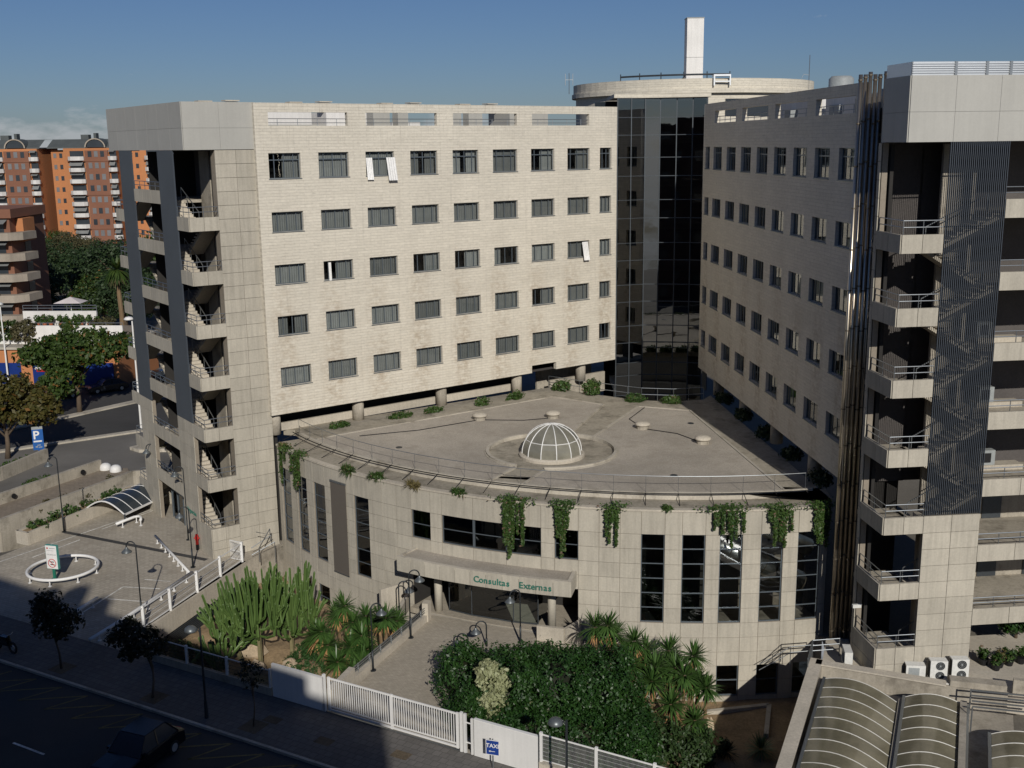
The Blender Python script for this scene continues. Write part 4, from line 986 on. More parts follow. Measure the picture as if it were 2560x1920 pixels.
def vault(p0, width, rise, n_rib, pitch, first, cross):
    ribs = B(); 
    def pt(s, t):
        q = p0+ax*s+cross*(width*t); return (q.x, q.y, rise*math.sin(pi*(t*.86+.14))*1.0+.05)
    for k in range(n_rib):
        s = first+pitch*k; ribs.tube([pt(s,t) for t in np.linspace(0,1,13)], .028, 5)
        if k:
            p = B(); vs_ = []
            for t in np.linspace(0,1,13): vs_ += [pt(s-pitch,t), pt(s,t)]
            p.add(vs_, [(2*i,2*i+1,2*i+3,2*i+2) for i in range(12)]); ob('pane', p, 'glass_roof', SK, smooth=True)
    ob('rib', ribs, 'rib_paint', SK)
    g = B()
    for t in (0,1): a = pt(first-.1,t); c = pt(first+pitch*(n_rib-1)+.1,t); g.bar(a, c, .14, .12)
    ob('gutter', g, 'rail_metal', SK)
vault(tl, 3.75, .62, 10, 1.04, .05, ac)
vault(L_(18.95,49.35), 2.95, .5, 9, 1.12, .0, Vector((2.62,-.55)).normalized())
vault(L_(21.75,46.1), 3.1, .5, 7, 1.1, .3, Vector((2.62,-.55)).normalized())
b_ = B(); wallbar(b_, L_(18.85,49.3), L_(18.85,49.3)+ax*12, .3, .9, -.25); wallbar(b_, L_(21.6,48.7), L_(21.6,48.7)+ax*12, .3, 1.1, -.15); ob('vault_beam', b_, 'concrete', SK)
b_ = B(); q = [L_(15.8,52.6), L_(24.2,49.0), L_(24.2,49.0)+ax*13, L_(15.8,52.6)+ax*13]; b_.poly([(p.x,p.y) for p in q], -.58); ob('room_floor', b_, 'concrete', SK)
b_ = B(); wallbar(b_, L_(18.5,51.6), L_(21.6,50.3), .1, .9, 0); ob('end_wall', b_, 'white_wall', SK)
pg = B()
for k in range(4): wallbar(pg, L_(22.0,48.9-.55*k*.9)+Vector((-.18*k,0)), L_(25.5,48.0-.55*k*.9)+Vector((-.18*k,0)), .06, .06, .85-.02*k)
for s in (0,2.2): pg.cyl((*L_(22.0-s*.3,48.9-s*.8),-.4),(*L_(22.0-s*.3,48.9-s*.8),.9),.035,n=6)
ob('shade_rack', pg, 'rail_metal', SK)
struct('service_yard', B().prism([(15.9,52.9),(24.0,49.5),(45,42),(60,60),(23,56.5),(17.2,56.6)], -4.0, ZS-.05), 'concrete_pale')
# low yard walls right
tag(ob('yard_wall', B().bar((24.6,50.1,.9),(40,44.5,.9),.3,.9), 'concrete'), 'low shaded concrete wall at the right frame edge below the courtyard', 'wall')
# outdoor air conditioners
def ac_unit(label, x, y, rz, w, h, d, fans, fr='fan'):
    t = T('air_conditioner', label, 'air conditioner', (x,y,ZS-.05), rz, group='air conditioners by the right stair tower')
    ob('case', B().box(-w/2,w/2,-d/2,d/2,.1,h), 'ac_white', t); ob('foot', B().box(-w/2+.05,-w/2+.15,-d/2,d/2,0,.1).box(w/2-.15,w/2-.05,-d/2,d/2,0,.1), 'rubber', t)
    for k in range(fans):
        z = .1+(h-.1)*(k+.5)/fans; r = min(.27,(h-.1)/fans*.42)
        g = B(); g.cyl((.06,-d/2-.012,z),(.06,-d/2+.002,z),r,n=20); f = ob('fan', g, 'black', t)
        rg = B()
        for q in (1,.72,.42): rg.tube([(.06+r*q*math.cos(a),-d/2-.02,z+r*q*math.sin(a)) for a in np.linspace(0,2*pi,20,endpoint=False)],.008,4,True)
        rg.cyl((.06,-d/2-.03,z),(.06,-d/2-.012,z),r*.22,n=10); ob('guard', rg, 'grey_paint', f)
    if fans == 0: ob('grille', B().box(-w/2+.12,w/2-.3,-d/2-.012,-d/2,.25,h-.12), 'grey_paint', t)
    ob('side_grille', B().box(-w/2-.012,-w/2,-d/2+.05,d/2-.05,.2,h-.08), 'black', t)
    return t
ac_unit('white air conditioner box with square grey grille, leftmost by the lit tower wall', 20.35,51.8, R(-8), .95,.85,.5, 0)
ac_unit('white twin-fan air conditioner in the middle of three by the tower wall', 21.45,51.65, R(-4), .85,1.15,.45, 2)
ac_unit('white twin-fan air conditioner half in shadow at the tower corner', 22.55,51.7, R(-2), .85,1.2,.45, 2)
ac_unit('white air conditioner turned sideways beside the steel pipes', 17.35,53.3, R(-98), 1.0,1.0,.4, 1)
t = T('service_railing', 'grey tube railing at the top of the stair down to the garden', 'railing', (15.6,53.4,ZS)); rb = B()
for z in (.35,.65,.95): rb.tube([(-.6,-1.2,z),(.2,.9,z),(1.7,1.1,z)],.03,6)
for p in ((-.6,-1.2),(.2,.9),(1.7,1.1)): rb.cyl((*p,-.1),(*p,.95),.03,n=6)
ob('rail', rb, 'rail_metal', t)
t = T('stair_railing', 'grey stair handrail against the curved wall at lower right', 'railing', (13.4,57.2,-3.8)); rb = B()
for z in (0,.35): rb.tube([(.3,0,2.5-z),(1.4,-.1,3.2-z),(2.0,-.1,3.6-z),(3.4,.1,3.6-z)],.022,6)
rb.cyl((1.4,-.1,1.6),(1.4,-.1,3.2),.022,n=6); rb.cyl((2.0,-.1,2.2),(2.0,-.1,3.6),.022,n=6); ob('rail', rb, 'rail_metal', t)
tag(ob('planter_edge', B().bar((9.5,56.1,-3.75),(14.3,57.0,-3.75),.25,.25).bar((14.3,57.0,-3.75),(13.4,53.8,-3.75),.25,.25), 'kerb_stone'), 'low pale kerb around the earth bed beside the shaded steps', 'kerb')
# potted plants under the gallery
for i, (x, y, lb) in enumerate(((24.5,53.3,'dark pot with leafy shrub, leftmost under the gallery'), (25.2,53.0,'small dark pot with stick and yellowish leaves under the gallery'), (25.8,53.2,'dark round pot with pale green leaves beside the white bottle'), (26.5,53.4,'wide dark pot at the right frame edge under the gallery'), (24.9,52.7,'black empty-looking pot in front of the other pots under the gallery'))):
    t = T('potted_plant', lb, 'potted plant', (x,y,ZS-.05), group='potted plants under the gallery')
    ob('pot', B().lathe([(.18,0),(.26,.34),(.28,.36),(.24,.36),(.22,.3),(0,.3)], 12), 'black', t)
    crown('leaves', [(0,0,.62,.32,.32,.3)], 26, 10, .14, .1, 'leaf_trail' if i != 1 else 'leaf_dry', t, .3)
tree('yard_tree', 'dark leafy small tree in the courtyard at the right frame edge', (27.6,56.4,ZS-.05), .8, .08, [(0,0,1.35,1.1,1.0,.85)], 'leaf_hedge', 120, 20, .3, .15)

# ================================================================== street front: fence, walls, gate
def fpt(s, o, z): x, y = fl(s, o); return (x, y, z)
def along(name, label, cat, s0, loc_o=0): return T(name, label, cat, (*fl(s0, loc_o), 0), math.atan2(FD.y, FD.x))
t = along('fence', 'low wall with white posts and dark mesh panels in the shade before the cactus bed', 'fence', 0)
b_ = B().box(0,8.55,-.1,.1,-.1,.42); ob('base_wall', b_, 'concrete', t)
for s in (0.05,2.63,5.5,8.45): ob('post', B().box(s-.06,s+.06,-.06,.06,.42,1.45), 'white_paint', t)
ob('top_rail', B().box(.1,8.4,-.02,.02,1.33,1.38), 'white_paint', t)
def mesh_panel(x0, x1, z0, z1, dx=.06, dz=.2, r=.004):
    b = B()
    for i in range(int((x1-x0)/dx)+1): x = x0+i*dx; b.box(x-r,x+r,-r,r,z0,z1)
    for i in range(int((z1-z0)/dz)+1): z = z0+i*dz; b.box(x0,x1,-r-.004,r+.004,z-r,z+r)
    return b
for a, c in ((.12,2.56),(2.7,5.43),(5.57,8.38)): ob('wire_panel', mesh_panel(a, c, .42, 1.33), 'post_dark', t, kind='stuff')
t = along('white_wall', 'white wall panel half in shadow left of the white gate', 'wall', 8.62)
ob('panel', B().box(0,3.2,-.06,.06,-.1,1.75), 'white_paint', t); ob('edge_post', B().box(3.24,3.36,-.07,.07,-.1,1.86), 'white_paint', t); ob('coping', B().box(0,3.2,-.075,.075,1.752,1.8), 'white_paint', t)
t = along('sliding_gate', 'long white sliding gate of vertical bars across the entrance path', 'gate', 12.2)
fr = B(); fr.box(0,7.55,-.04,.04,.12,.2); fr.box(0,7.55,-.03,.03,.30,.35); fr.box(0,7.55,-.03,.03,1.80,1.88)
for x in (.04,3.8,7.5): fr.box(x-.06,x+.06,-.05,.05,.1,1.9)
for x in (-.25,7.72): fr.box(x-.06,x+.06,-.07,.07,-.1,1.98)
ob('gate_frame', fr, 'white_paint', t)
bm = mesh(B().box(-.019,.019,-.015,.015,.35,1.8), 'bar', 'white_paint')
for k in range(56):
    x = .12+k*7.32/55
    if abs(x-3.8) > .07: ob('bar', bm, None, t, (x,0,0))
ob('ground_track', B().box(-.2,7.7,-.05,.05,.0,.03), 'rail_metal', t)
t = along('gate_post', 'pair of white gate posts right of the bar gate', 'post', 20.1)
ob('post', B().box(-.05,.07,-.06,.06,-.1,1.95), 'white_paint', t); ob('post', B().box(.34,.44,-.05,.05,-.1,1.8), 'white_paint', t); ob('link', B().box(.07,.34,-.02,.02,1.5,1.55).box(.07,.34,-.02,.02,.5,.55), 'white_paint', t)
t = along('white_wall', 'white wall panel in sun behind the blue taxi sign', 'wall', 20.62)
ob('panel', B().box(0,3.3,-.06,.06,-.1,1.8), 'white_paint', t); ob('coping', B().box(0,3.3,-.08,.08,1.802,1.85), 'white_paint', t); ob('edge_post', B().box(3.32,3.40,-.06,.06,-.1,1.95), 'frame_dark', t)
t = along('mesh_fence', 'white wire mesh fence on a low wall along the street at bottom', 'fence', 24.0)
ob('base_wall', B().box(0,14,-.12,.12,-.2,.6), 'concrete_pale', t); ob('coping', B().box(0,14,-.15,.15,.602,.66), 'kerb_stone', t)
for k in range(6): ob('post', B().box(.06+2.68*k-.06,.06+2.68*k+.06,-.06,.06,.66,2.08), 'white_paint', t)
ob('top_rail', B().box(.1,13.5,-.02,.02,1.94,2.0), 'white_paint', t); ob('bottom_rail', B().box(.1,13.5,-.02,.02,.72,.76), 'white_paint', t)
for k in range(5): ob('wire_panel', mesh_panel(.14+2.68*k, 2.66+2.68*k, .76, 1.95, .055, .2, .005), 'mesh_wire', t, kind='stuff')
# taxi sign
t = T('taxi_sign', 'blue rectangular TAXI sign with white border on a grey post', 'sign', (-1.07,44.75,0), R(-17))
ob('post', B().cyl((0,.03,0),(0,.03,1.5),.035,n=8), 'rail_metal', t); ob('border', B().box(-.32,.32,-.012,.0,.72,1.46), 'white_paint', t)
pl = ob('plate', B().box(-.29,.29,-.020,-.013,.75,1.43), 'sign_blue', t)
ob('lettering', upright(text_mesh('TAXI', .27, .004, 'white_paint', .02)), None, t, (0,-.025,1.18)); ar = B(); ar.box(-.1,.12,-.026,-.021,.90,.925); ar.add([(-.18,-.024,.912),(-.1,-.024,.96),(-.1,-.024,.865)],[(0,1,2)]); ob('arrow', ar, 'white_paint', t)
# ================================================================== plaza furniture
def hook_lamp(label, x, y, h, rz, z0=0, r=.055, mat='post_dark', group='hooked lamp posts', base=True):
    t = T('lamp_post', label, 'lamp post', (x,y,z0), rz, group=group); b = B()
    b.cyl((0,0,0),(0,0,h*.3),r*1.15,r,n=8); b.tube([(0,0,h*.3),(0,0,h-.42)]+[(.3-.3*math.cos(a),0,h-.42+.3*math.sin(a)) for a in np.linspace(.3,pi*.95,7)]+[(.6,0,h-.5)], r*.7, 8)
    ob('post', b, mat, t, smooth=True)
    ob('shade', B().lathe([(.05,h-.48),(.09,h-.56),(.14,h-.62),(.29,h-.76),(.30,h-.80),(.0,h-.79)], 16, (.6,0)), 'lamp_shade', t, smooth=True)
    if base: ob('base_plate', B().cyl((0,0,0),(0,0,.05),r*3,n=12), mat, t)
    return t
hook_lamp('dark hooked lamp post by the planter wall at the far left of the plaza', -33.0,76.9,5.9,R(200))
hook_lamp('dark hooked lamp post against the left face of the stair tower, farther one', -27.15,80.7,5.7,R(190))
hook_lamp('dark hooked lamp post against the left face of the stair tower, nearer one', -23.3,74.9,5.6,R(190))
hook_lamp('dark hooked lamp post in front of the stair tower corner by the hydrant', -21.5,69.6,4.4,R(200))
hook_lamp('dark hooked lamp post behind the white plaza railing', -21.95,60.6,5.3,R(170))
hook_lamp('grey hooked lamp post at the top of the path railing near the entrance', -5.95,58.4,4.2,R(12))
hook_lamp('grey hooked lamp post halfway down the path railing among the yuccas', -7.62,54.45,3.9,R(30))
hook_lamp('grey hooked lamp post left of the entrance, behind the flank wall', -6.75,60.2,2.8,R(10))
hook_lamp('grey hooked lamp post in front of the entrance doors', .30,57.6,3.35,R(200))
hook_lamp('small grey hooked lamp post at the edge of the big shrub, entrance side', -2.6,56.4,1.25,R(170), base=False)
hook_lamp('pale grey hooked lamp post between the entrance path and the big shrub', -1.6,57.2,1.65,R(190), base=False)
def globe_lamp(label, x, y, h, rz):
    t = T('street_lamp', label, 'street lamp', (x,y,0), rz, group='street lamps on the pavement'); b = B()
    b.cyl((0,0,0),(0,0,.9),.10,.075,n=10); b.cyl((0,0,.9),(0,0,h),.06,.05,n=8); b.tube([(0,0,h-.25),(-.15,0,h-.02),(-.42,0,h)],.03,6); ob('post', b, 'post_dark', t)
    ob('lamp_hood', B().lathe([(.0,h+.12),(.16,h+.09),(.27,h),(.32,h-.12),(.31,h-.16),(0,h-.15)], 18, (-.45,0)), 'lamp_shade', t, smooth=True); return t
globe_lamp('dark street lamp with domed hood standing in the shadowed pavement', -15.26,49.7,4.75,R(0))
globe_lamp('street lamp with domed hood before the mesh fence at bottom', 2.05,41.0,4.5,R(0))
def tube_barrier(name, label, pts, feet, closed=False, r=.10, z=.42):
    t = T(name, label, 'barrier', (*pts[0],0)); o = Vector(pts[0]); b = B()
    b.tube([(p[0]-o.x,p[1]-o.y,z) for p in pts], r, 10, closed); ob('tube', b, 'white_paint', t, smooth=True)
    fm = mesh(B().cyl((0,0,0),(0,0,z),.04,n=8).cyl((0,0,0),(0,0,.03),.12,n=10), 'foot', 'white_paint')
    for p in feet: ob('foot', fm, None, t, (p[0]-o.x,p[1]-o.y,0))
    return t
ring = [(-29.85+2.2*math.cos(a), 68.8+2.2*math.sin(a)) for a in np.linspace(0,2*pi,40,endpoint=False)]
tube_barrier('ring_barrier', 'white tubular ring barrier around the hospital sign', ring, ring[::5], True)
lerp = lambda a, c, t: (a[0]+(c[0]-a[0])*t, a[1]+(c[1]-a[1])*t)
def feet(a, c, n): return [lerp(a, c, (k+.5)/n) for k in range(n)]
tube_barrier('tube_barrier', 'short white tube barrier with bent end in the middle of the plaza', [(-29.3,77.3),(-28.5,78.85),(-28.15,79.0),(-27.9,78.7),(-27.75,78.1)], [(-29.0,77.8),(-28.3,78.8),(-27.75,78.1)])
tube_barrier('tube_barrier', 'white tube barrier running diagonally from the hydrant to the railing', [(-25.6,74.7),(-21.2,67.7)], feet((-25.6,74.7),(-21.2,67.7),8), r=.085)
tube_barrier('tube_barrier', 'long white tube barrier along the plaza railing', [(-24.0,57.8),(-22.95,60.8),(-21.0,67.7)], feet((-24.0,57.8),(-22.95,60.8),2)+feet((-22.95,60.8),(-21.0,67.7),5))
tube_barrier('tube_barrier', 'short white tube barrier lying in the shadow edge of the plaza', [(-26.3,61.7),(-25.7,63.7)], feet((-26.3,61.7),(-25.7,63.7),2))
# hospital sign
t = T('hospital_sign', 'white and green totem sign with red-ringed symbol inside the ring barrier', 'sign', (-29.97,67.7,0), R(-14))
ob('post', B().box(-.09,.09,-.05,.05,0,.85), 'green_paint', t); ob('foot_plate', B().box(-.3,.3,-.2,.2,0,.06), 'green_paint', t)
ob('board_back', B().box(-.42,.42,-.1,.1,.8,2.42), 'teal_paint', t); ob('board_face', B().box(-.40,.40,-.112,-.102,.82,2.40), 'white_paint', t)
rg = B(); rg.tube([(.28*math.cos(a),-.118,1.2+.28*math.sin(a)) for a in np.linspace(0,2*pi,26,endpoint=False)],.022,5,True); rg.bar((-.2,-.118,1.4),(.2,-.118,1.0),.03,.03); ob('symbol_ring', rg, 'red_paint', t)
ob('symbol', B().box(-.17,.15,-.118,-.113,1.26,1.32).box(-.13,.17,-.118,-.113,1.08,1.14), 'black', t)
ob('emblem', B().cyl((-.26,-.118,2.22),(-.26,-.112,2.22),.06,n=12), 'red_paint', t); ob('lettering', upright(text_mesh('URGENCIAS', .125, .003, 'grey_paint', .01)), None, t, (.0,-.116,1.78))
ob('lettering_line', B().box(-.14,.3,-.116,-.113,2.2,2.24).box(-.32,.2,-.116,-.113,2.05,2.07), 'grey_paint', t)
# hydrant
t = T('fire_hydrant', 'red fire hydrant post by the corner of the stair tower', 'hydrant', (-22.1,72.9,0))
ob('body', B().lathe([(.10,0),(.10,.7),(.13,.74),(.13,1.0),(.08,1.14),(0,1.18)], 12), 'red_paint', t, smooth=True); ob('outlet', B().cyl((-.2,0,.86),(.2,0,.86),.05,n=8), 'red_paint', t); ob('collar', B().cyl((0,0,.0),(0,0,.4),.11,n=12), 'black', t)
# plaza railing above the garden
t = T('plaza_railing', 'white post and wire railing on the wall between plaza and cactus garden', 'railing', (-22.3,58.2,0))
RA = Vector((-22.3,58.2)); RB = Vector((-18.35,70.7)); rl_ = lambda k: (RA.lerp(RB,k)-RA)
for k in (.152,.355,.575,.78,.985):
    p = rl_(k); ob('post', B().box(p.x-.08,p.x+.08,p.y-.08,p.y+.08,0,1.42), 'white_paint', t)
w = B(); p, q = rl_(.0), rl_(1)
for z in (.5,.8): w.cyl((p.x,p.y,z),(q.x,q.y,z),.012,n=5)
w.bar((p.x,p.y,1.3),(q.x,q.y,1.3),.05,.06); w.bar((p.x,p.y,.12),(q.x,q.y,.12),.05,.06); ob('rail', w, 'white_paint', t)
p = rl_(.985); gp_ = B(); e = Vector((-.9,.5))
for k in range(14): c = p+e*k/13*1.0; gp_.cyl((c.x,c.y,.1),(c.x,c.y,1.35),.012,n=5)
for z in (.1,.7,1.38): gp_.bar((p.x,p.y,z),(p.x+e.x,p.y+e.y,z),.04,.05)
ob('mesh_gate', gp_, 'white_paint', t)
rwb = B(); rwb.bar((*RA,-.62),(*RB,-.62),.34,1.24); tag(ob('ramp_wall', rwb, 'concrete_pale'), 'pale concrete wall below the white plaza railing', 'wall')
gr = B()
for k in range(9): gr.bar((*(RA+Vector((.14,-.05))),-1.36-.12*k),(*(RB+Vector((.14,-.05))),-1.36-.12*k),.10,.05)
tag(ob('ventilation_grille', gr, 'frame_dark'), 'dark slatted ventilation grille under the plaza wall behind the cactus', 'grille')
rwb = B(); rwb.bar((*(RA+Vector((-.3,.1))),-1.9),(*(RB+Vector((-.3,.1))),-1.9),.2,1.5); tag(ob('grille_backing', rwb, 'dark_wall'), 'dark void wall behind the ventilation grille', 'wall')
t = T('handrail_frame', 'bent grey tubular handrail frames beside the stair tower base', 'railing', (-16.9,71.3,0)); rb = B()
rb.tube([(-.3,-.9,0),(-.3,-.9,1.0),(.2,.4,1.9),(.2,.4,1.0)],.035,6); rb.tube([(-.9,-.6,.9),(.3,.3,1.5),(-.6,-.2,1.9)],.03,6); rb.tube([(-.9,-.6,.4),(.5,.3,1.0)],.03,6); rb.tube([(.5,.3,-.5),(.5,.3,1.0)],.03,6); ob('rail', rb, 'rail_metal', t)
# path parapet with rail
t = T('path_parapet', 'sloping pale concrete parapet with grey rails on the left of the entrance path', 'wall', (-8.55,53.0,0))
b_ = B(); b_.prism([(-.12,-.1),(.14,-.2),(3.42,7.6),(3.14,7.72)], -2.6, .42); b_.prism([(-.9,-2.3),(-.62,-2.45),(.2,-.1),(-.12,.05)], -2.6, .95); b_.prism([(3.1,7.55),(3.45,7.5),(3.6,8.0),(3.2,8.1)], -1, 1.15); ob('wall', b_, 'concrete_pale', t)
rb = B()
for z in (.58,.72,.86): rb.bar((.05,0,z),(3.3,7.65,z),.05,.05)
for k in range(7): p = Vector((.05,0)).lerp(Vector((3.3,7.65)),(k+.5)/7); rb.box(p.x-.03,p.x+.03,p.y-.03,p.y+.03,.4,.9)
ob('rail', rb, 'rail_metal', t)
tag(ob('path_retaining_wall', B().bar((-2.3,47.2,-2),(-1.05,50.6,-2),.25,4.0).bar((-1.05,50.6,-2),(1.7,57.2,-2),.25,4.0), 'concrete'), 'retaining wall on the shrub side of the entrance path', 'wall')
# ================================================================== planter walls, ramp walls at left
def lwall(label, pts, w, z0, z1, mat='concrete', name='ramp_wall'):
    b = B()
    for i in range(len(pts)-1): b.bar((*pts[i],(z0+z1)/2),(*pts[i+1],(z0+z1)/2),w,z1-z0)
    return tag(ob(name, b, mat), label, 'wall')
t = T('planter_wall', 'low concrete planter wall along the near edge of the plaza ramp', 'wall', (-34.5,74.3,0))
b_ = B(); b_.bar((0,0,.45),(4.7,10.8,.45),.2,.95); b_.bar((-.95,.45,.45),(3.7,11.2,.45),.2,.95); b_.bar((-1.0,.55,.45),(.1,-.05,.45),.2,.95); ob('wall', b_, 'concrete_pale', t)
so = B(); so.poly([(-.1,.1),(4.6,10.7),(3.75,11.1),(-.9,.5)], .8); ob('planter_soil', so, 'soil', t)
lwall('tall concrete wall on the far side of the sunken car ramp', [(-37.9,77.2),(-32.1,89.3),(-29.0,90.2)], .3, -3.2, .9)
lwall('concrete terrace wall with round vents, second from the plaza', [(-42.5,79.6),(-40.6,83.6),(-36.1,92.9)], .3, -.2, .9)
lwall('concrete wall behind the parking sign at the far left', [(-48,80.5),(-43.7,90.5),(-42.2,96.4)], .3, -.2, 1.0)
for i, (x, y, r, lb) in enumerate(((-37.0,90.8,.22,'small dark round vent on the terrace wall end'), (-40.1,84.4,.2,'small dark round vent low on the terrace wall'))):
    tag(ob('wall_vent', B().cyl((x+.2,y-.12,.45),(x+.25,y-.15,.45),r,n=14), 'black'), lb, 'vent')
bmh = mesh(B().lathe([(.5,0),(.5,.22),(.42,.42),(.25,.55),(0,.6)], 16), 'bollard', 'white_paint', True)
for (x, y), lb in zip(((-35.66,92.9),(-34.57,92.3)), ('white domed concrete bollard at the ramp head, left of two', 'white domed concrete bollard at the ramp head, right of two')):
    tag(ob('bollard', bmh, None, None, (x,y,0)), lb, 'bollard', 'white bollards at the ramp head')
# barrel canopy over the ramp
t = T('ramp_canopy', 'dark glazed barrel canopy with pale ribs over the sunken ramp', 'canopy', (-32.1,79.6,0)); cx = Vector((2.1,5.6)).normalized(); cc = Vector((2.6,-1.0)).normalized()
def cpt(s, t_): q = cx*s+cc*(3.7*t_-.4); return (q.x, q.y, .75+.85*math.sin(pi*t_))
rb = B()
for k in range(8):
    s = k*1.05; rb.tube([cpt(s,u) for u in np.linspace(0,1,12)], .03 if k else .06, 6)
    if k:
        p = B(); vs_ = []
        for u in np.linspace(0,1,12): vs_ += [cpt(s-1.05,u), cpt(s,u)]
        p.add(vs_, [(2*i,2*i+1,2*i+3,2*i+2) for i in range(11)]); ob('pane', p, 'canopy_glass', t, smooth=True)
rb.bar(cpt(0,0),cpt(7.35,0),.12,.12); rb.bar(cpt(0,1),cpt(7.35,1),.12,.12); ob('rib', rb, 'white_paint', t)
for u in (0,1): p = cpt(0,u); ob('support', B().cyl((p[0],p[1],-2.4),(p[0],p[1],.8),.07,n=8), 'frame_dark', t)
# parking sign
t = T('parking_sign', 'blue parking sign with white P standing on the concrete wall', 'sign', (-42.95,96.6,0), R(20))
ob('post', B().box(-.06,.06,-.04,.04,0,.9).box(.32,.44,-.04,.04,0,1.2), 'parking_blue', t); ob('board', B().box(-.46,.46,-.06,.06,.85,2.75), 'parking_blue', t); ob('board_cap', B().box(-.46,.46,-.065,.065,2.752,3.0), 'grey_paint', t)
ob('lettering', upright(text_mesh('P', 1.05, .006, 'white_paint', .02)), None, t, (-.12,-.07,2.2)); ob('white_bar', B().box(-.38,.32,-.07,-.063,1.58,1.72), 'white_paint', t); ob('pictogram', B().box(-.1,.2,-.07,-.063,1.25,1.33).box(.02,.3,-.07,-.063,1.05,1.13).box(-.25,-.05,-.07,-.063,1.08,1.2), 'grey_paint', t)

# ================================================================== garden planting
def cactus(label, base, H_, spread, n_b, n_a, rmain=.17, lean=(0,0)):
    """branching column cactus: a short trunk, boughs that sweep out and up, upright arms off each bough"""
    t = T('candelabra_cactus', label, 'cactus', base, group='candelabra cacti'); b = B(); tb = B()
    top = lambda d: H_*(1-.38*(d/spread)**2)*random.uniform(.74,1.04)
    def column(p, d0, z1, r):
        p = Vector(p); d0 = Vector(d0); q1 = p+d0*.55+Vector((0,0,.06)); q2 = p+d0+Vector((0,0,.34)); wob = Vector((random.uniform(-.25,.25), random.uniform(-.2,.2), 0))
        z1 = max(z1, q2.z+.35); q3 = Vector((q2.x, q2.y, (q2.z+z1)/2))+wob*.6+d0*.12; q4 = Vector((q2.x, q2.y, z1))+wob+d0*.45
        b.tube([p, q1, q2, q3, q4, q4+Vector((0,0,.07))], r, 10, radii=[r*.7, r*.9, r, r*.98, r*.82, .015], ribs=.66); return [q2, q3]
    tr = Vector((lean[0], lean[1], H_*.38)); tb.tube([(0,0,-.2),(lean[0]*.5,lean[1]*.5,H_*.16),tuple(tr)], rmain*1.5, 10, radii=[rmain*1.5,rmain*1.35,rmain*1.15], ribs=.72)
    for k in range(n_b):
        a = 2*pi*(k+random.uniform(-.3,.3))/n_b; d = spread*random.uniform(.18,.72); z0 = H_*random.uniform(.17,.36); st = Vector((lean[0],lean[1],0))*(z0/(H_*.34))+Vector((0,0,z0))
        sp = column(st, (d*math.cos(a), d*math.sin(a), 0), top(d), rmain*random.uniform(.8,1.0))
        for m_ in range(n_a):
            f_ = random.uniform(0,1); p = sp[0].lerp(sp[1], f_); a2 = a+random.uniform(-1.5,1.5); d2 = random.uniform(.22,.55); dd = math.hypot(p.x+d2*math.cos(a2), p.y+d2*math.sin(a2))
            column(p, (d2*math.cos(a2), d2*math.sin(a2), 0), top(min(dd, spread)), rmain*random.uniform(.58,.8))
    ob('stem', tb, 'cactus_wood', t); ob('arm', b, 'leaf_cactus', t); return t
cactus('tall candelabra cactus with many upright arms, middle of the cactus clump', (-14.9,59.6,-2.2), 6.2, 2.3, 10, 10, .105)
cactus('tall candelabra cactus at the right of the clump, beside the curved wall', (-13.3,60.9,-2.2), 5.9, 2.2, 10, 10, .105)
cactus('leaning candelabra cactus at the left edge of the clump', (-15.9,59.7,-2.2), 5.3, 2.2, 9, 8, .10, (-.6,0))
cactus('low cluster of thin cactus columns left of the tall ones', (-17.0,58.3,-2.2), 2.6, 1.3, 6, 2, .12)
cactus('short pale cactus columns behind the dark mesh fence', (-18.6,58.6,-2.2), 2.2, .9, 4, 2, .11)
# yuccas left of the path
YL = [('yucca with a high wide head against the curved wall, left bed', (-9.9,60.0,-2.2), [(-9.8,59.4,1.55),(-9.3,59.0,.7),(-10.3,59.6,.9)]),
      ('yucca with two heads at the left end of the left bed', (-11.0,59.2,-2.2), [(-11.1,58.8,.25),(-10.7,58.4,-.4),(-11.5,59.3,-.3)]),
      ('yucca leaning over the path rail, right end of the left bed', (-7.6,59.4,-2.2), [(-7.4,59.0,.95),(-7.9,59.9,.55),(-6.9,59.9,.35)]),
      ('low bright yucca at the front of the left bed', (-10.0,57.4,-2.2), [(-10.0,57.2,-.85)]),
      ('yucca in the middle of the left bed with several heads', (-8.8,58.4,-2.2), [(-8.7,58.2,.25),(-9.3,58.0,-.35),(-8.3,57.4,-.2),(-8.6,59.4,.9)]),
      ('small yucca by the lower end of the path rail', (-9.0,55.7,-2.2), [(-8.9,56.1,-.95),(-8.5,56.6,-.7)])]
for lb, bs, hd in YL: yucca(lb, bs, hd, 1.08, 120)
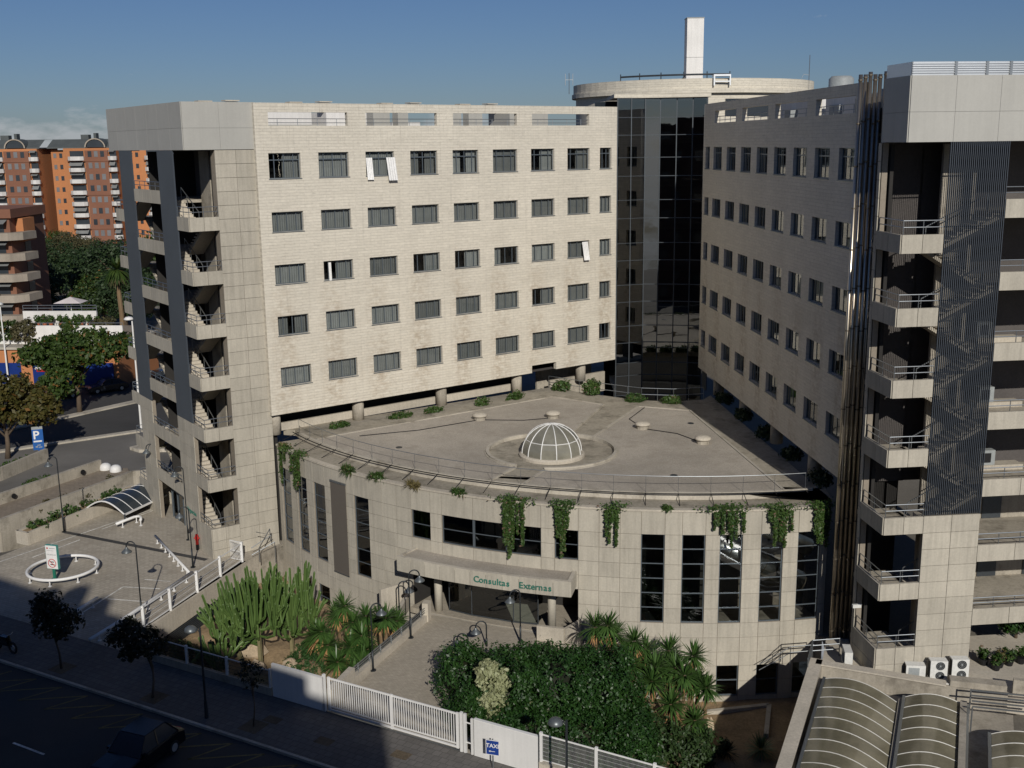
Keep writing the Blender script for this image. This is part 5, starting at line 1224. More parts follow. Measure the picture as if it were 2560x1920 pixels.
YR = [('tall yucca rising from the big shrub against the curved wall', (4.9,54.9,-3.85), [(4.95,54.6,2.35),(4.3,54.9,2.1),(5.3,54.8,1.7)]),
      ('yucca with a single head right of the tall one', (6.3,54.4,-3.85), [(6.3,54.1,1.65),(6.0,53.6,.6)]),
      ('small yucca head low between the two right yucca groups', (7.0,54.9,-3.85), [(6.95,54.6,.95),(6.6,54.9,.35)]),
      ('dark purple-shadowed yucca against the curved wall', (8.3,55.4,-3.85), [(8.3,55.2,.55),(8.0,54.3,-.15)]),
      ('tall bright yucca at the right of the lower garden', (9.4,54.4,-3.85), [(9.45,54.1,.75),(9.7,53.8,-.6)]),
      ('large bright yucca at the right front of the lower garden', (10.0,53.5,-3.85), [(10.0,53.2,-.6)]),
      ('large yucca with hanging dead leaves in front of the lower garden', (8.1,52.7,-3.85), [(8.05,52.5,-1.15)]),
      ('yucca half sunk in the right end of the big shrub', (7.1,53.2,-3.85), [(7.1,52.9,-.05),(7.4,53.8,.3)]),
      ('dense yucca in the middle of the right yucca group', (8.8,53.6,-3.85), [(8.85,53.2,.1),(8.5,53.9,.2),(9.3,53.7,-.5)]),
      ('small low yucca in front of the lower windows', (9.3,53.2,-3.85), [(9.4,52.9,-2.3)])]
for lb, bs, hd in YR: yucca(lb, bs, hd, 1.1, 115)
v = []; f = []; rosette(v, f, (0,0,.35), 150, 1.05, .05, .45, -.1); t = T('desert_spoon', 'pale green spiky rosette plant alone on the shaded earth at lower right', 'plant', (12.7,52.0,-3.85)); ob('leaf_head', py_mesh('leaf_head', v, f, 'leaf_agave'), None, t)
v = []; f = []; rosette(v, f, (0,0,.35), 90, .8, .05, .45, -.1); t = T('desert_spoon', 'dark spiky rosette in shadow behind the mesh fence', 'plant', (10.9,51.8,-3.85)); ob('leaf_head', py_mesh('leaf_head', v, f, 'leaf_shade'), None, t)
# shrubs
t = T('ficus_shrub', 'huge dark green clipped shrub right of the entrance path', 'shrub', (1.5,50.6,-3.85)); b = B()
for dx, dy in ((-3.5,-.5),(-1,-.5),(1.6,0),(3.8,.4)): b.tube([(dx,dy,0),(dx+.2,dy,2.0),(dx+.5,dy+.3,4.2)],.12,6,radii=[.16,.12,.06])
ob('trunk', b, 'bark', t)
HE = [(-4.3,1.0,4.6,1.25,2.2,2.0),(-3.5,-1.5,4.0,1.3,1.6,1.7),(-2.0,-.4,4.9,2.2,2.8,1.75),(.4,.0,4.8,2.3,2.9,1.9),(2.5,.6,4.5,2.0,2.4,1.7),(3.5,.8,3.7,1.6,2.0,1.7),(-1.2,-2.3,3.4,2.0,1.4,1.9),(1.4,-2.2,2.9,2.2,1.7,2.1),(3.6,-1.7,2.3,1.7,1.6,1.9),(4.3,-.6,2.3,1.1,1.6,1.6),(0.2,2.4,4.3,2.4,1.2,1.2),(2.6,2.6,3.9,1.5,1.1,1.3)]
HE += [(e[0]+random.uniform(-1,1)*e[3]*.95, e[1]+random.uniform(-1,.6)*e[4]*.95, e[2]+random.uniform(.1,.95)*e[5], q, q, q*.9) for e in list(HE) for q in (random.uniform(.35,.6), random.uniform(.4,.75))]
crown('foliage', HE, 2500, 46, .46, .095, 'leaf_hedge', t, .76)
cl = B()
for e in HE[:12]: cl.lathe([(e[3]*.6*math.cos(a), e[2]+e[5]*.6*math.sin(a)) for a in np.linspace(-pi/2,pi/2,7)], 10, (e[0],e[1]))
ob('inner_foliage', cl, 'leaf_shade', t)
t = T('lantana_shrub', 'low spreading shrub with pinkish flecks at the right end of the big shrub', 'shrub', (8.2,51.2,-3.85))
crown('foliage', [(0,0,.7,2.0,1.7,1.0),(1.4,.8,.6,1.4,1.2,.8),(-.9,.6,1.2,1.3,1.2,1.1)], 420, 20, .28, .12, 'leaf_low', t, .6)
t = T('variegated_shrub', 'pale cream-leaved variegated shrub in front of the big dark shrub', 'shrub', (-1.1,48.1,-3.85)); ob('trunk', B().tube([(0,0,0),(.05,0,3),(0,0,6)],.06,6), 'bark', t)
crown('foliage', [(0,-.1,6.5,.75,.6,.85),(.1,-.2,5.5,.62,.5,.75),(.15,-.35,4.6,.5,.45,.6),(-.2,0,7.0,.5,.45,.4),(-.5,-.75,4.5,.22,.2,.2)], 190, 20, .2, .12, 'leaf_varieg', t, .5)
t = T('ground_cover', 'mound of dark green ground cover between cactus and yuccas', 'shrub', (-12.0,59.6,-2.2)); crown('foliage', [(0,0,.2,1.5,1.7,.55),(.2,1.5,.4,1.2,1.0,.6)], 420, 18, .16, .07, 'leaf_ground', t, .5)
t = T('ground_cover', 'green mat spilling over the garden wall below the yuccas', 'shrub', (-9.2,54.4,-2.2)); crown('foliage', [(0,.2,.8,.9,1.1,.7),(.3,1.2,1.1,.7,.8,.6)], 200, 18, .18, .08, 'leaf_ground', t, .5)
t = T('dry_shrub', 'reddish dry shrub at the left end of the cactus bed', 'shrub', (-19.2,58.9,-2.2)); crown('foliage', [(0,0,1.0,1.1,.9,.9),(1.0,-.1,.6,.8,.8,.6)], 220, 16, .22, .09, 'leaf_olive', t, .4)
def rock(label, x, y, z, s, st=(1,1,1)):
    vs_ = []; b = B(); n = 9
    for i in range(6):
        for j in range(n):
            a = pi*(i+.5)/6-pi/2; ph = 2*pi*j/n; r = s*random.uniform(.75,1.15); vs_.append((r*math.cos(a)*math.cos(ph)*st[0], r*math.cos(a)*math.sin(ph)*st[1], r*math.sin(a)*st[2]+s*.4))
    b.add(vs_, [(i*n+j,i*n+(j+1)%n,(i+1)*n+(j+1)%n,(i+1)*n+j) for i in range(5) for j in range(n)]+[tuple(range(n))[::-1], tuple(range(5*n,6*n))])
    tag(ob('boulder', b, 'rock', None, (x,y,z)), lb if (lb := label) else '', 'rock', 'garden boulders')
rock('tan boulder at the foot of the tall cactus', -14.9,58.6,-2.2,.55,(1.1,.8,1.1)); rock('tan boulder right of the cactus stems', -13.1,59.2,-2.2,.45); rock('low tan boulder on the soil behind the white wall', -12.8,57.0,-2.2,.42,(1.2,.9,.7))
rock('large rough boulder behind the cactus stems', -15.9,61.2,-2.2,.9,(1.2,.9,1.0)); rock('pale standing stone at the right end of the low shrub', 10.4,54.3,-3.85,.5,(.7,.7,1.5)); rock('pale pointed stone behind the mesh fence', 6.2,50.3,-3.85,.55,(.6,.6,1.9)); rock('small stone under the yuccas of the lower garden', 8.9,52.2,-3.85,.25)
# trailing and tufted plants along the pavilion cornice
def cpos(a, r=DR+.05): return (DC[0]+r*math.cos(R(a)), DC[1]+r*math.sin(R(a)))
def trailing(label, a, width, strands, mat='leaf_trail'):
    """strands: list of (offset, length, radius)"""
    x, y = cpos(a, DR+.12); t = T('trailing_plant', label, 'hanging plant', (x,y,7.62), R(a+90), 'plants along the pavilion cornice'); P = []; N = []
    n = int(260*width); q = rng.normal(0,1,(n,3))*np.array([width*.42,.22,.09])+np.array([0,.1,.12]); P.append(q); N.append(np.tile([0,-.4,1.0],(n,1)))
    strands = [(o+rng.normal(0,r*.7), L*rng.uniform(.4,1.12), r*.5) for (o, L, r) in strands for _ in range(4)]
    for (o, L, r) in strands:
        m = int(170*L*max(r/.2,.4)); tt = rng.uniform(0,1,m)**.9; rr = r*(1-.55*tt); q = np.stack([o+rng.normal(0,1,m)*rr*.55, -.12-np.abs(rng.normal(0,1,m))*.09, -tt*L], 1); P.append(q); N.append(np.tile([0,-1.0,-.1],(m,1)))
    P = np.concatenate(P); N = np.concatenate(N); P[:,1] = np.where(P[:,2] < .02, np.minimum(P[:,1], -.10), P[:,1])
    ob('foliage', fast_mesh('foliage', *leaves(P, N, .095, .7), mat), None, t); return t
def tuft(label, a, w, h, mat='leaf_trail'):
    x, y = cpos(a, DR-.12); t = T('cornice_plant', label, 'plant', (x,y,7.6), R(a+90), 'plants along the pavilion cornice')
    v = []; f = []; k_ = random.uniform(-.25,.25)
    for q in (-.3,0,.32): rosette(v, f, (w*q, random.uniform(-.12,.1), .04), int(42*w)+14, h*random.uniform(.75,1.25), .05, .7, -.1, (q*.5+k_,-.25))
    ob('blades', py_mesh('blades', v, f, mat), None, t); crown('foliage', [(0,0,h*.28,w*.45,.28,h*.3)], int(30*w)+10, 14, .14, .075, mat, t, .3); return t
tuft('dry brown tuft at the left end of the pavilion cornice', -145.2, .9, .35, 'leaf_dry')
trailing('narrow green trailing plant beside the leftmost tall window', -143.9, .8, [(-.35,2.3,.16),(.2,.8,.1)])
trailing('green trailing plant with two strands over the third tall window', -140.6, 1.0, [(-.3,2.2,.2),(.2,2.1,.18)])
tuft('leafy green tuft above the roller blind window', -131.6, 1.1, .55); tuft('leafy green tuft right of the last tall left window', -127.1, 1.1, .5); tuft('brown rounded tuft above the small upper window', -121.9, .9, .5, 'leaf_dry'); tuft('spiky green tuft above the wide upper window', -116.6, .95, .4)
trailing('long thick trailing plant hanging over the wide upper window', -110.5, 1.3, [(-.35,2.3,.25),(0,3.0,.3),(.3,2.6,.22)])
trailing('trailing plant hanging over the right upper window', -105.3, 1.0, [(-.2,2.0,.2),(.1,2.7,.22)])
trailing('tapering trailing plant alone left of the right-hand tall windows', -100.2, .95, [(-.15,1.8,.22),(.12,2.2,.2)])
tuft('small green tuft between two trailing plants on the cornice', -95.2, .55, .28)
trailing('ragged trailing plant with four thin strands over the third right window', -89.6, 1.4, [(-.6,1.1,.12),(-.25,1.2,.12),(.1,1.6,.16),(.5,1.9,.24)])
trailing('bushy trailing plant over the fourth right tall window', -84.6, 1.2, [(-.3,1.4,.3),(.1,2.0,.3),(.4,1.2,.22)])
trailing('bushy trailing plant at the right end of the pavilion', -80.3, 1.0, [(-.2,1.8,.28),(.2,2.2,.26)])
for lb, x, y, w in (('low green plant strip by the undercroft, leftmost', -12.3,76.0,.9), ('green plant strip at the foot of the second column', -8.2,78.6,1.0), ('small plant strip before the third column', -5.9,80.2,.8), ('round green bush on the walkway beneath the sunlit wing', .2,84.2,.9), ('small flat plant left of the round bush', -2.3,82.3,.7)):
    t = T('roof_plant_clump', lb, 'plant', (x,y,7.9), TH, 'plants on the roof walkway'); crown('foliage', [(0,0,.15,w,.35,.22 if 'round' not in lb else .45)], 90, 14, .15, .09, 'leaf_trail', t, .3)
for lb, x, y, h in (('leafy bush at the light well railing, left one', 4.0,87.0,.6), ('leafy bush at the light well railing, taller right one', 6.3,85.3,.9), ('low green plant at the foot of the rear railing', 9.5,82.9,.4), ('low green plant near the shaded end of the rear railing', 12.2,82.2,.35)):
    t = T('roof_bush', lb, 'shrub', (x,y,7.9), 0, 'bushes along the rear railing'); crown('foliage', [(0,0,h*.6,.75,.5,h*.7)], 110, 14, .2, .11, 'leaf_trail', t, .3)
for i in range(5):
    u = 6+i*5.2; p = RO+RD*u; t = T('undercroft_shrub', ('dark shrub below the right wing, farthest from the viewer', 'dark shrub below the right wing, second from the far end', 'dark shrub below the right wing, middle of five', 'dark shrub below the right wing, second nearest', 'dark shrub below the right wing, nearest to the steel flues')[i], 'shrub', (p.x+.5,p.y,7.9), 0, 'shrubs below the right wing'); crown('foliage', [(0,0,.3,.6,1.0,.4)], 70, 14, .2, .11, 'leaf_dark', t, .3)

# ---------------------------------------------------------------- pavement trees (in the building's shadow)
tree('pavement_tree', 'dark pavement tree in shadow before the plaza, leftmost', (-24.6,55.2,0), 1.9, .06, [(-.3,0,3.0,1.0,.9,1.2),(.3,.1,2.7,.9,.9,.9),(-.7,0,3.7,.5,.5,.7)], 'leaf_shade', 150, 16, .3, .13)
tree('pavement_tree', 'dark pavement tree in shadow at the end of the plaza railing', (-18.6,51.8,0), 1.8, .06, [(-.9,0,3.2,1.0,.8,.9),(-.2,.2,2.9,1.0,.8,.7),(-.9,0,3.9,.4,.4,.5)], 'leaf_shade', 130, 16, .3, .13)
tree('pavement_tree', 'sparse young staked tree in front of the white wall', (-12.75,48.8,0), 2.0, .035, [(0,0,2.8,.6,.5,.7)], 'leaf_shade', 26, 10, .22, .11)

# ================================================================== vehicles
def car(name, label, loc, rz, mat, L=4.2, Wd=1.75, Hh=1.45, cat='car'):
    t = T(name, label, cat, loc, rz); h = Wd/2
    prof = [(-L/2,.35),(-L/2+.02,.72),(-L/2+.25,.86),(-L*.21,.95),(L*.40,.98),(L/2-.05,.86),(L/2,.40)]
    b = B(); n = len(prof)
    secs = [(-h,.90),(-h*.94,1.0),(0,1.04),(h*.94,1.0),(h,.90)]
    vs_ = [];
    for (y, k) in secs:
        for (x, z) in prof: vs_.append((x*(1 if abs(y) < h else .985), y, .35+(z-.35)*k))
    fs = [(i*n+j,(i+1)*n+j,(i+1)*n+j+1,i*n+j+1) for i in range(4) for j in range(n-1)]
    vs_ += [(x,y,.26) for y in (-h,h) for x in (-L/2+.05,L/2-.05)]; o = 5*n
    fs += [tuple(range(n))+(o+1,o), tuple(range(4*n,5*n))[::-1]+(o+2,o+3)][:2]+[(0,n,2*n,3*n,4*n,o+2,o),(n-1,2*n-1,3*n-1,4*n-1,5*n-1,o+3,o+1),(o,o+1,o+3,o+2)]
    b.add(vs_, fs); ob('body', b, mat, t)
    def cabin(inset, z1, mat_, nm):
        c = B(); zb = .97; y0, y1 = h*.93, h*.74
        A_ = [(-L*.20,zb),(-L*.06,z1),(L*.26,z1-.02),(L*.40,zb)]
        vs2 = [(x*(1-inset),-y0+inset,z) for x, z in (A_[0],A_[3])]+[(x,-y1,z) for x, z in (A_[1],A_[2])]+[(x*(1-inset),y0-inset,z) for x, z in (A_[0],A_[3])]+[(x,y1,z) for x, z in (A_[1],A_[2])]
        c.add(vs2, [(0,1,3,2),(5,4,6,7),(0,2,6,4),(1,5,7,3),(2,3,7,6)]); return ob(nm, c, mat_, t)
    cabin(0, Hh-.03, 'window_far', 'windows')
    r_ = B(); r_.prism([(-L*.05,-h*.73),(L*.255,-h*.73),(L*.255,h*.73),(-L*.05,h*.73)], Hh-.035, Hh)
    for sy in (-1,1):
        for xa, xb in ((-L*.2,-L*.06),(L*.40,L*.26)): r_.bar((xa,sy*h*.93,.97),(xb,sy*h*.74,Hh-.03),.06,.06)
        r_.bar((L*.08,sy*h*.93,.97),(L*.09,sy*h*.745,Hh-.03),.06,.06)
    ob('roof', r_, mat, t)
    for sx_ in (-.31,.31):
        for sy in (-1,1):
            w_ = ob('wheel', B().cyl((L*sx_,sy*(h-.2),.32),(L*sx_,sy*(h+.01),.32),.32,n=18), 'rubber', t); ob('rim', B().cyl((L*sx_,sy*(h-.05),.32),(L*sx_,sy*(h+.02),.32),.20,n=14), 'aluminium', w_)
    for sy in (-1,1): ob('headlight', B().box(-L/2-.01,-L/2+.12,sy*h*.55-.16,sy*h*.55+.16,.62,.76), 'aluminium', t); ob('tail_light', B().box(L/2-.1,L/2+.0,sy*h*.6-.14,sy*h*.6+.14,.68,.86), 'red_paint', t)
    for sy in (-1,1): ob('mirror', B().box(-L*.17,-L*.13,sy*(h+.04)-.09,sy*(h+.04)+.09,.98,1.1), mat, t)
    return t
car('parked_car', 'dark estate car on the far side, driving along the back road under the big tree', (-47.0,125.2,-.1), R(38), 'car_dark', 4.5, 1.8, 1.5)
car('parked_car', 'dark car half hidden behind the stair tower on the back road', (-42.6,129.6,-.1), R(44), 'car_black', 4.2)
car('parked_car', 'dark car on the back road partly covered by the autumn tree', (-51.2,121.6,-.1), R(38), 'car_black', 4.2)
car('parked_van', 'nearly black van parked in the street shadow at the bottom left', (-17.3,45.7,-.1), math.atan2(FD.y,FD.x)+R(97), 'car_black', 4.4, 1.9, 1.7, 'van')
t = T('motorcycle', 'parked motorcycle in the shadow at the left frame edge', 'motorcycle', (-28.6,57.4,0), R(-29))
for x in (-.65,.65): w_ = ob('wheel', B().tube([(x+.3*math.cos(a),0,.32+.3*math.sin(a)) for a in np.linspace(0,2*pi,18,endpoint=False)],.06,6,True), 'rubber', t); ob('rim', B().cyl((x,-.03,.32),(x,.03,.32),.14,n=12), 'aluminium', w_)
b_ = B(); b_.prism([(-.5,-.12),(.35,-.12),(.35,.12),(-.5,.12)],.38,.72); b_.bar((.6,0,.35),(.38,0,1.0),.08,.08); b_.box(-.25,.3,-.13,.13,.72,.9); ob('body', b_, 'car_black', t); ob('seat', B().box(-.75,-.1,-.13,.13,.74,.84), 'rubber', t); ob('handlebar', B().tube([(.3,-.35,1.05),(.4,-.15,1.02),(.4,.15,1.02),(.3,.35,1.05)],.02,6), 'rail_metal', t)

# ================================================================== background, left
tree('street_tree', 'autumn-tinged street tree by the parking sign at the left frame edge', (-46.2,97.3,-.1), 2.6, .22, [(1.0,.5,5.2,2.9,3,1.9),(-1.5,0,5.0,3.0,3,1.9),(3.2,.3,4.5,2.0,2.0,1.2),(-3.5,1,4.6,2.5,2.5,1.7),(.5,0,6.6,2.2,2.2,1.1)], 'leaf_autumn', 360, 26, .55, .25)
tree('street_tree', 'broad green street tree over the dark car on the back road', (-46.2,114.6,0), 3.4, .25, [(-2.0,0,6.4,3.2,3,1.7),(1.5,0,7.0,3.5,3.2,1.8),(4.3,0,6.9,2.6,2.6,1.4),(-.6,-.5,4.2,1.8,1.6,1.9),(-4.2,0,6.2,1.7,2,1.0)], 'leaf_tree', 420, 26, .55, .26)
tree('street_tree', 'small green tree in front of the blue shopfront', (-48.3,113.0,0), 1.4, .14, [(0,0,2.9,1.3,1.3,1.9),(.3,0,4.2,1.1,1.1,1.0)], 'leaf_tree', 120, 22, .4, .22)
def pole_light(label, x, y, h, arm):
    t = T('tall_street_light', label, 'street light', (x,y,-.1), group='tall white street lights'); ob('pole', B().cyl((0,0,0),(0,0,h),.11,.07,n=8), 'white_paint', t); ob('lamp_head', B().lathe([(0,h+.28),(.3,h+.22),(.5,h+.05),(.45,h-.05),(0,h-.05)], 12, (arm,0)), 'white_paint', t, smooth=True)
pole_light('tall white street light pole beside the stair tower on the back road', -37.1,106.9,11.2,-.3); pole_light('tall white street light pole at the left frame edge', -59.3,127.2,10.0,-.1)
# island planting and traffic things
t = T('road_island', 'kerbed planted traffic island beyond the ramp', 'island', (-34.0,99.4,-.12)); b_ = B(); b_.prism([(-1.8,.2),(-.6,-.8),(3.0,-.6),(5,.8),(3.5,2.2),(-.5,2.0)],0,.3); ob('kerb', b_, 'kerb_stone', t); crown('planting', [(1,.6,.45,2.2,1.0,.3)], 120, 14, .25, .12, 'leaf_olive', t, .3)
for lb, pts in (('green hedge strip on top of the terrace wall', [(-41.2,84.2),(-38.5,89.5)]), ('green shrubs along the far ramp wall top', [(-36.7,80.7),(-33.2,88.0)]), ('green shrubs in the planter along the plaza edge', [(-34.4,75.6),(-31.0,83.6)]), ('grassy bank beside the parking sign', [(-46.5,88.5),(-43.6,95.0)])):
    c = [((pts[0][0]+(pts[1][0]-pts[0][0])*k/5), (pts[0][1]+(pts[1][1]-pts[0][1])*k/5)) for k in range(6)]; o = c[0]
    t = T('planter_shrub', lb, 'shrub', (*o,.0), group='shrubs on the ramp walls'); z = .75 if 'plaza' in lb else .1
    crown('foliage', [(p[0]-o[0]+random.uniform(-.4,.4),p[1]-o[1],z+.25,random.uniform(.4,.9),random.uniform(.4,.9),random.uniform(.25,.5)) for p in c if random.random() < .85], 110, 14, .2, .13, 'leaf_olive' if 'far' in lb else 'leaf_trail', t, .3)
# shop with roof terrace
SH = T('corner_shop', 'low orange and blue shop with a white-walled roof terrace', 'shop', (-66,128.2,-.1), R(-4))
b_ = B(); b_.box(0,20,0,12,0,4.6); ob('wall', b_, 'orange_brick', SH)
for a, c in ((4.5,8.2),(9.6,14.2),(14.6,19.4)):
    ob('shopfront', B().box(a,c,-.06,0,.3,3.0), 'shop_blue', SH)
ob('fascia_stripe', B().box(9.9,12.6,-.12,-.062,2.25,2.5), 'white_paint', SH); ob('fascia_stripe', B().box(10.1,12.8,-.12,-.062,1.95,2.22), 'shop_red', SH); ob('window_sticker', B().cyl((11.3,-.1,1.3),(11.3,-.062,1.3),.45,n=14), 'shop_yellow', SH)
ob('terrace_floor', B().box(-.2,20.2,-.3,12,4.62,4.9), 'kerb_stone', SH); ob('terrace_wall', B().box(0,20,2.0,2.2,4.9,7.1), 'white_wall', SH); ob('upper_terrace', B().box(0,20,2.2,9.5,4.9,5.9), 'terrace_paving', SH); ob('terrace_wall', B().box(4,13.5,9.6,9.9,5.9,7.7), 'white_wall', SH)
rb = B(); railing(rb, [(4,9.75),(13.5,9.75)], 7.7, (.35,.7), r=.05, post=.04, step=2); railing(rb, [(0,2.1),(20,2.1)], 7.1, (.3,), r=.04, post=.04, step=2); ob('terrace_railing', rb, 'rail_metal', SH)
for i in range(9):
    x = 6.2+i*.98+random.uniform(-.2,.2); p = Vector((x,8.6)); 
    t = T('terrace_pot', 'terracotta pot plant on the roof terrace, %s in the row from the left' % ('first','second','third','fourth','fifth','sixth','seventh','eighth','ninth')[i], 'potted plant', (SH.location.x+x*math.cos(R(-4))+8.6*math.sin(R(4)), SH.location.y+x*math.sin(R(-4))+8.6, 5.8), group='terracotta pots on the roof terrace')
    ob('pot', B().lathe([(.18,0),(.28,.5),(0,.5)], 8), 'terracotta', t); crown('leaves', [(0,0,.95,.35,.35,.5)], 22, 10, .2, .16, 'leaf_trail', t, .3)
t = T('parasol', 'square pale parasol on the white roof terrace', 'parasol', (-56.4,140.5,5.6)); ob('pole', B().cyl((0,0,0),(0,0,3.2),.05,n=6), 'white_paint', t); ob('canvas', B().add([(-1.75,-1.3,2.65),(1.75,-1.3,2.65),(1.75,1.3,2.65),(-1.75,1.3,2.65),(0,0,3.35)],[(0,1,4),(1,2,4),(2,3,4),(3,0,4)]), 'canvas', t)
for i, (x, y, lb) in enumerate(((-60.2,130,'leafy terrace bush at the left frame edge'), (-57.9,129.6,'tall terrace bush in front of the white wall'), (-52.5,129.6,'low terrace bush over the shop roof'), (-49.0,131,'bushy terrace shrub near the stair tower'))):
    tree('terrace_bush', lb, (x,y,4.8), .5, .06, [(0,0,1.5,1.5,1.1,1.2),(.6,0,2.2,.9,.8,.7)], 'leaf_olive' if i % 2 else 'leaf_tree', 90, 18, .35, .2)
# brown apartment block at the frame edge
BB = T('apartment_building', 'brown brick apartment block with rounded grey balconies at the left frame edge', 'building', (-88,164,0))
ob('wall', B().box(0,14.3,0,12,0,17.6), 'brown_brick', BB); ob('parapet', B().box(0,14.8,-.5,12,17.6,18.9), 'brown_brick', BB); ob('roof_tower', B().box(13.3,15.4,2,6,14,17.4), 'orange_brick', BB)
for k in range(5):
    z = 2.2+3.05*k; bb = B(); bb.prism([(9,-1.7),(14.6,-1.7),(16.2,-.2),(16.6,3.5),(15.5,3.5),(14.4,.0),(9,.0)], z, z+1.1); bl_ = ob('balcony', bb, 'balcony_buff', BB); ob('window', B().box(9.2,13.4,-.05,.0,z+1.1,z+2.6), 'window_far', BB); ob('awning', B().add([(9,-.05,z+2.95),(14,-.05,z+2.95),(14,-1.5,z+2.4),(9,-1.5,z+2.4)],[(0,1,2,3)]), 'awning', BB)
    ob('side_window', B().box(14.3,14.36,4.5,6.5,z+.9,z+2.4), 'window_far', BB); ob('planter', B().box(9.6,12.5,-1.75,-1.45,z+1.1,z+1.35), 'leaf_dry', BB)
# orange apartment slabs
def orange_block(label, x, y, w, floors=9, h=3.0, notch=True, step=0):
    t = T('apartment_building', label, 'building', (x,y,0), group='orange brick apartment blocks'); Ht = floors*h+.5
    ob('wall', B().box(0,w,0,14,0,Ht), 'orange_brick', t)
    ob('brown_facing', B().box(w*.42,w*.86,-.6,-.02,0,Ht-.6), 'brown_brick', t)
    for k in range(floors):
        z = k*h+.3
        for (a, c, dep, m_) in ((w*.10,w*.40,1.6,'balcony_white'), (w*.86,w*1.02,1.4,'balcony_white')):
            bb = B(); bb.prism([(a,-dep*.5),(a+.9,-dep),(c-.7,-dep),(c,-dep*.5),(c,0),(a,0)], z, z+1.05); ob('balcony', bb, m_, t)
            ob('window', B().box(a+.3,c-.2,-.05,.0,z+1.05,z+2.5), 'window_far', t)
            if (k*7+int(a*3)) % 3 != 0: ob('awning', B().add([(a+.3,-.06,z+2.75),(c-.4,-.06,z+2.75),(c-.4,-dep*.95,z+(1.6 if k % 2 else 2.2)),(a+.3,-dep*.95,z+(1.6 if k % 2 else 2.2))],[(0,1,2,3)]), 'awning', t)
        for fx in (.48,.60,.72):
            ob('window', B().box(w*fx,w*fx+1.0,-.66,-.6,z+.9,z+2.4), 'shutter' if (k+int(fx*10)) % 3 else 'window_far', t)
        if k % 3 == 1: ob('brown_band', B().box(w*.08,w*1.0,-.75,-.0,z+2.75,z+3.25), 'brown_brick', t)
    if notch: ob('stair_strip', B().box(-4.2,-.1,2.2,10,0,Ht-.4), 'orange_brick', t); sw = B()
    if notch:
        for k in range(floors): ob('stair_window', B().box(-3.6,-2.8,2.14,2.2,k*h+1,k*h+2.2), 'shutter', t); ob('stair_window', B().box(-2.0,-1.2,2.14,2.2,k*h+1,k*h+2.2), 'window_far', t)
    ob('roof', B().prism([(-4.5,.5),(w+.5,.5),(w+.5,13),(-4.5,13)], Ht, Ht+.3).add([(-4.5,.6,Ht+.3),(w+.5,.6,Ht+.3),(w+.5,5,Ht+2.4),(-4.5,5,Ht+2.4),(w+.5,13,Ht+2.4),(-4.5,13,Ht+2.4)],[(0,1,2,3),(3,2,4,5)]), 'slate_roof', t)
    ac_ = w*.62; r0 = 2.8; g = B(); g.add([(ac_+r0*math.cos(a)*q, -.3, Ht+.2+r0*.85*math.sin(a)*q) for q in (1,.88) for a in np.linspace(0,pi,13)], [(i,i+1,14+i,13+i) for i in range(12)]); dm_ = ob('arch_dormer', B().add([(ac_+r0*math.cos(a), yy, Ht+.2+r0*.85*math.sin(a)) for yy in (-.2,4.5) for a in np.linspace(0,pi,13)], [(i,i+1,14+i,13+i) for i in range(12)]), 'slate_roof', t); ob('arch_rim', g, 'balcony_buff', dm_)
    ob('arch_glass', B().add([(ac_+r0*.82*math.cos(a),-.15,Ht+.2+r0*.7*math.sin(a)) for a in np.linspace(0,pi,13)], [tuple(range(13))]), 'window_far', dm_)
    each('chimney', [(w*.2,w*.35,6,8,Ht+2.2,Ht+3.6),(w*.45,w*.5,6,8,Ht+2.2,Ht+4.0)], 'slate_roof', t)
    return t
orange_block('orange brick apartment block with arched dormer, left of the shadowed gap', -140.5, 300, 15.0)
orange_block('orange brick apartment block with arched dormer, right of the shadowed gap', -119.3, 302, 14.0)
orange_block('orange brick apartment block mostly hidden behind the stair tower', -99.5, 304, 14.0)
orange_block('orange brick apartment block cut by the left frame edge', -161.0, 299, 15.0)
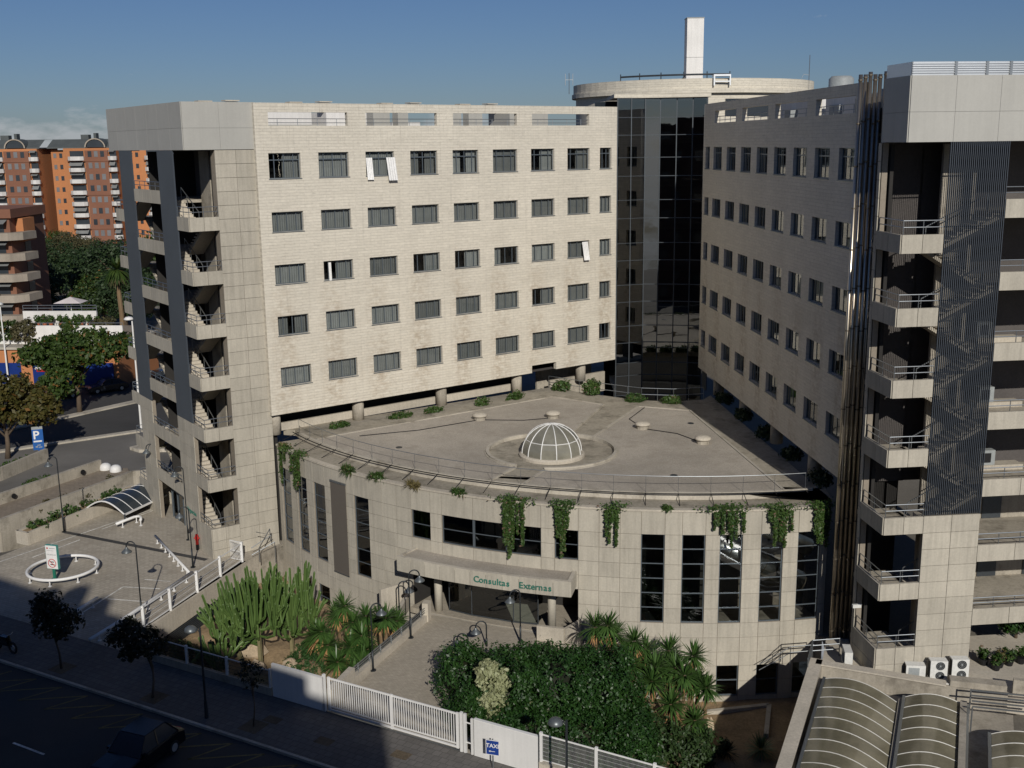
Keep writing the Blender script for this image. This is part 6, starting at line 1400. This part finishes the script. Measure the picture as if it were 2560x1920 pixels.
# trees beyond
for i, (lb, x, y, z, r, m_) in enumerate((('dark evergreen tree before the brown block', -88,215,0,6.5,'leaf_dark'), ('olive-brown tree at the foot of the orange blocks', -95,238,0,6,'leaf_olive'), ('brownish tree in the middle distance', -86,232,0,6,'leaf_olive'), ('large green tree behind the roof terrace', -72,200,0,7.5,'leaf_dark'), ('green tree in front of the olive trees', -78,205,0,6.5,'leaf_dark'), ('tall green tree close to the stair tower', -67,222,0,8.5,'leaf_tree'), ('dark tree at the left of the terrace', -80,185,0,6,'leaf_dark'), ('dark green tree behind the palm', -60,170,0,6,'leaf_dark'), ('green tree left of the palm trunk', -64,172,0,5.5,'leaf_tree'), ('pale tree before the orange gap', -104,262,0,5.5,'leaf_olive'), ('tree at the base of the orange block', -112,275,0,5,'leaf_tree'), ('hedge-like tree before the left orange block', -122,280,0,5,'leaf_olive'))):
    s = r
    tree('park_tree', lb, (x,y,z), s*.5, s*.05, [(0,0,s*.95,s*.75,s*.7,s*.55),(s*.45,0,s*.75,s*.55,s*.5,s*.42),(-s*.45,0,s*.7,s*.55,s*.5,s*.42)], m_, 230, 30, s*.16, s*.045, group='trees beyond the road')
# fan palm
t = T('fan_palm', 'fan palm with a slender trunk and drooping crown beside the stair tower', 'palm', (-53.5,150,0)); ob('trunk', B().tube([(0,0,0),(.1,0,5),(-.1,0,11)],.3,8,radii=[.42,.32,.28]), 'palm_bark', t); v = []; f = []; rosette(v, f, (0,0,11.3), 130, 2.4, .35, .9, -.6); ob('crown', py_mesh('crown', v, f, 'leaf_tree'), None, t)
v = []; f = []; rosette(v, f, (0,0,10.9), 80, 2.2, .3, .6, -.98, top=-.4); ob('dead_skirt', py_mesh('dead_skirt', v, f, 'leaf_olive'), None, t)
# distant low hills on the horizon behind the town
hv = B(); N_ = 60
hb = [(-1500+3000*i/N_, 2300, 0) for i in range(N_+1)]
hv.add([p for i, p in enumerate(hb)]+[(p[0], 2450, 12+10*math.sin(i*.7)+8*math.sin(i*1.9+1)) for i, p in enumerate(hb)], [(i,i+1,N_+2+i,N_+1+i) for i in range(N_)])
struct('hills', hv, 'city_ground')

# ================================================================== the building the picture is taken from (casts the street shadow)
HB = T('apartment_house', 'tall apartment house behind the viewpoint, outside the frame', 'building', (3.75,-6.7,0), math.atan2(.536,-.8435))
ob('wall', B().box(0,4.9,0,16,0,30.3), 'camera_house', HB); ob('wall', B().box(4.9,75,0,16,0,30.9), 'camera_house', HB)
ob('roof_parapet', B().box(4.9,75,0,.25,30.9,31.25), 'camera_house', HB)
for u, w, h in ((20.6,.8,1.9),(22.9,.9,2.3),(25.4,.7,1.5),(33,3,2)): ob('roof_stack', B().box(u,u+w,.6,2,30.9,30.9+h), 'camera_house', HB)
for k in range(9):
    for j in range(18): 
        if (k+j) % 2 == 0: ob('window', B().box(2+j*4,3.6+j*4,-.05,.0,1.2+k*3.3,2.7+k*3.3), 'window_far', HB)
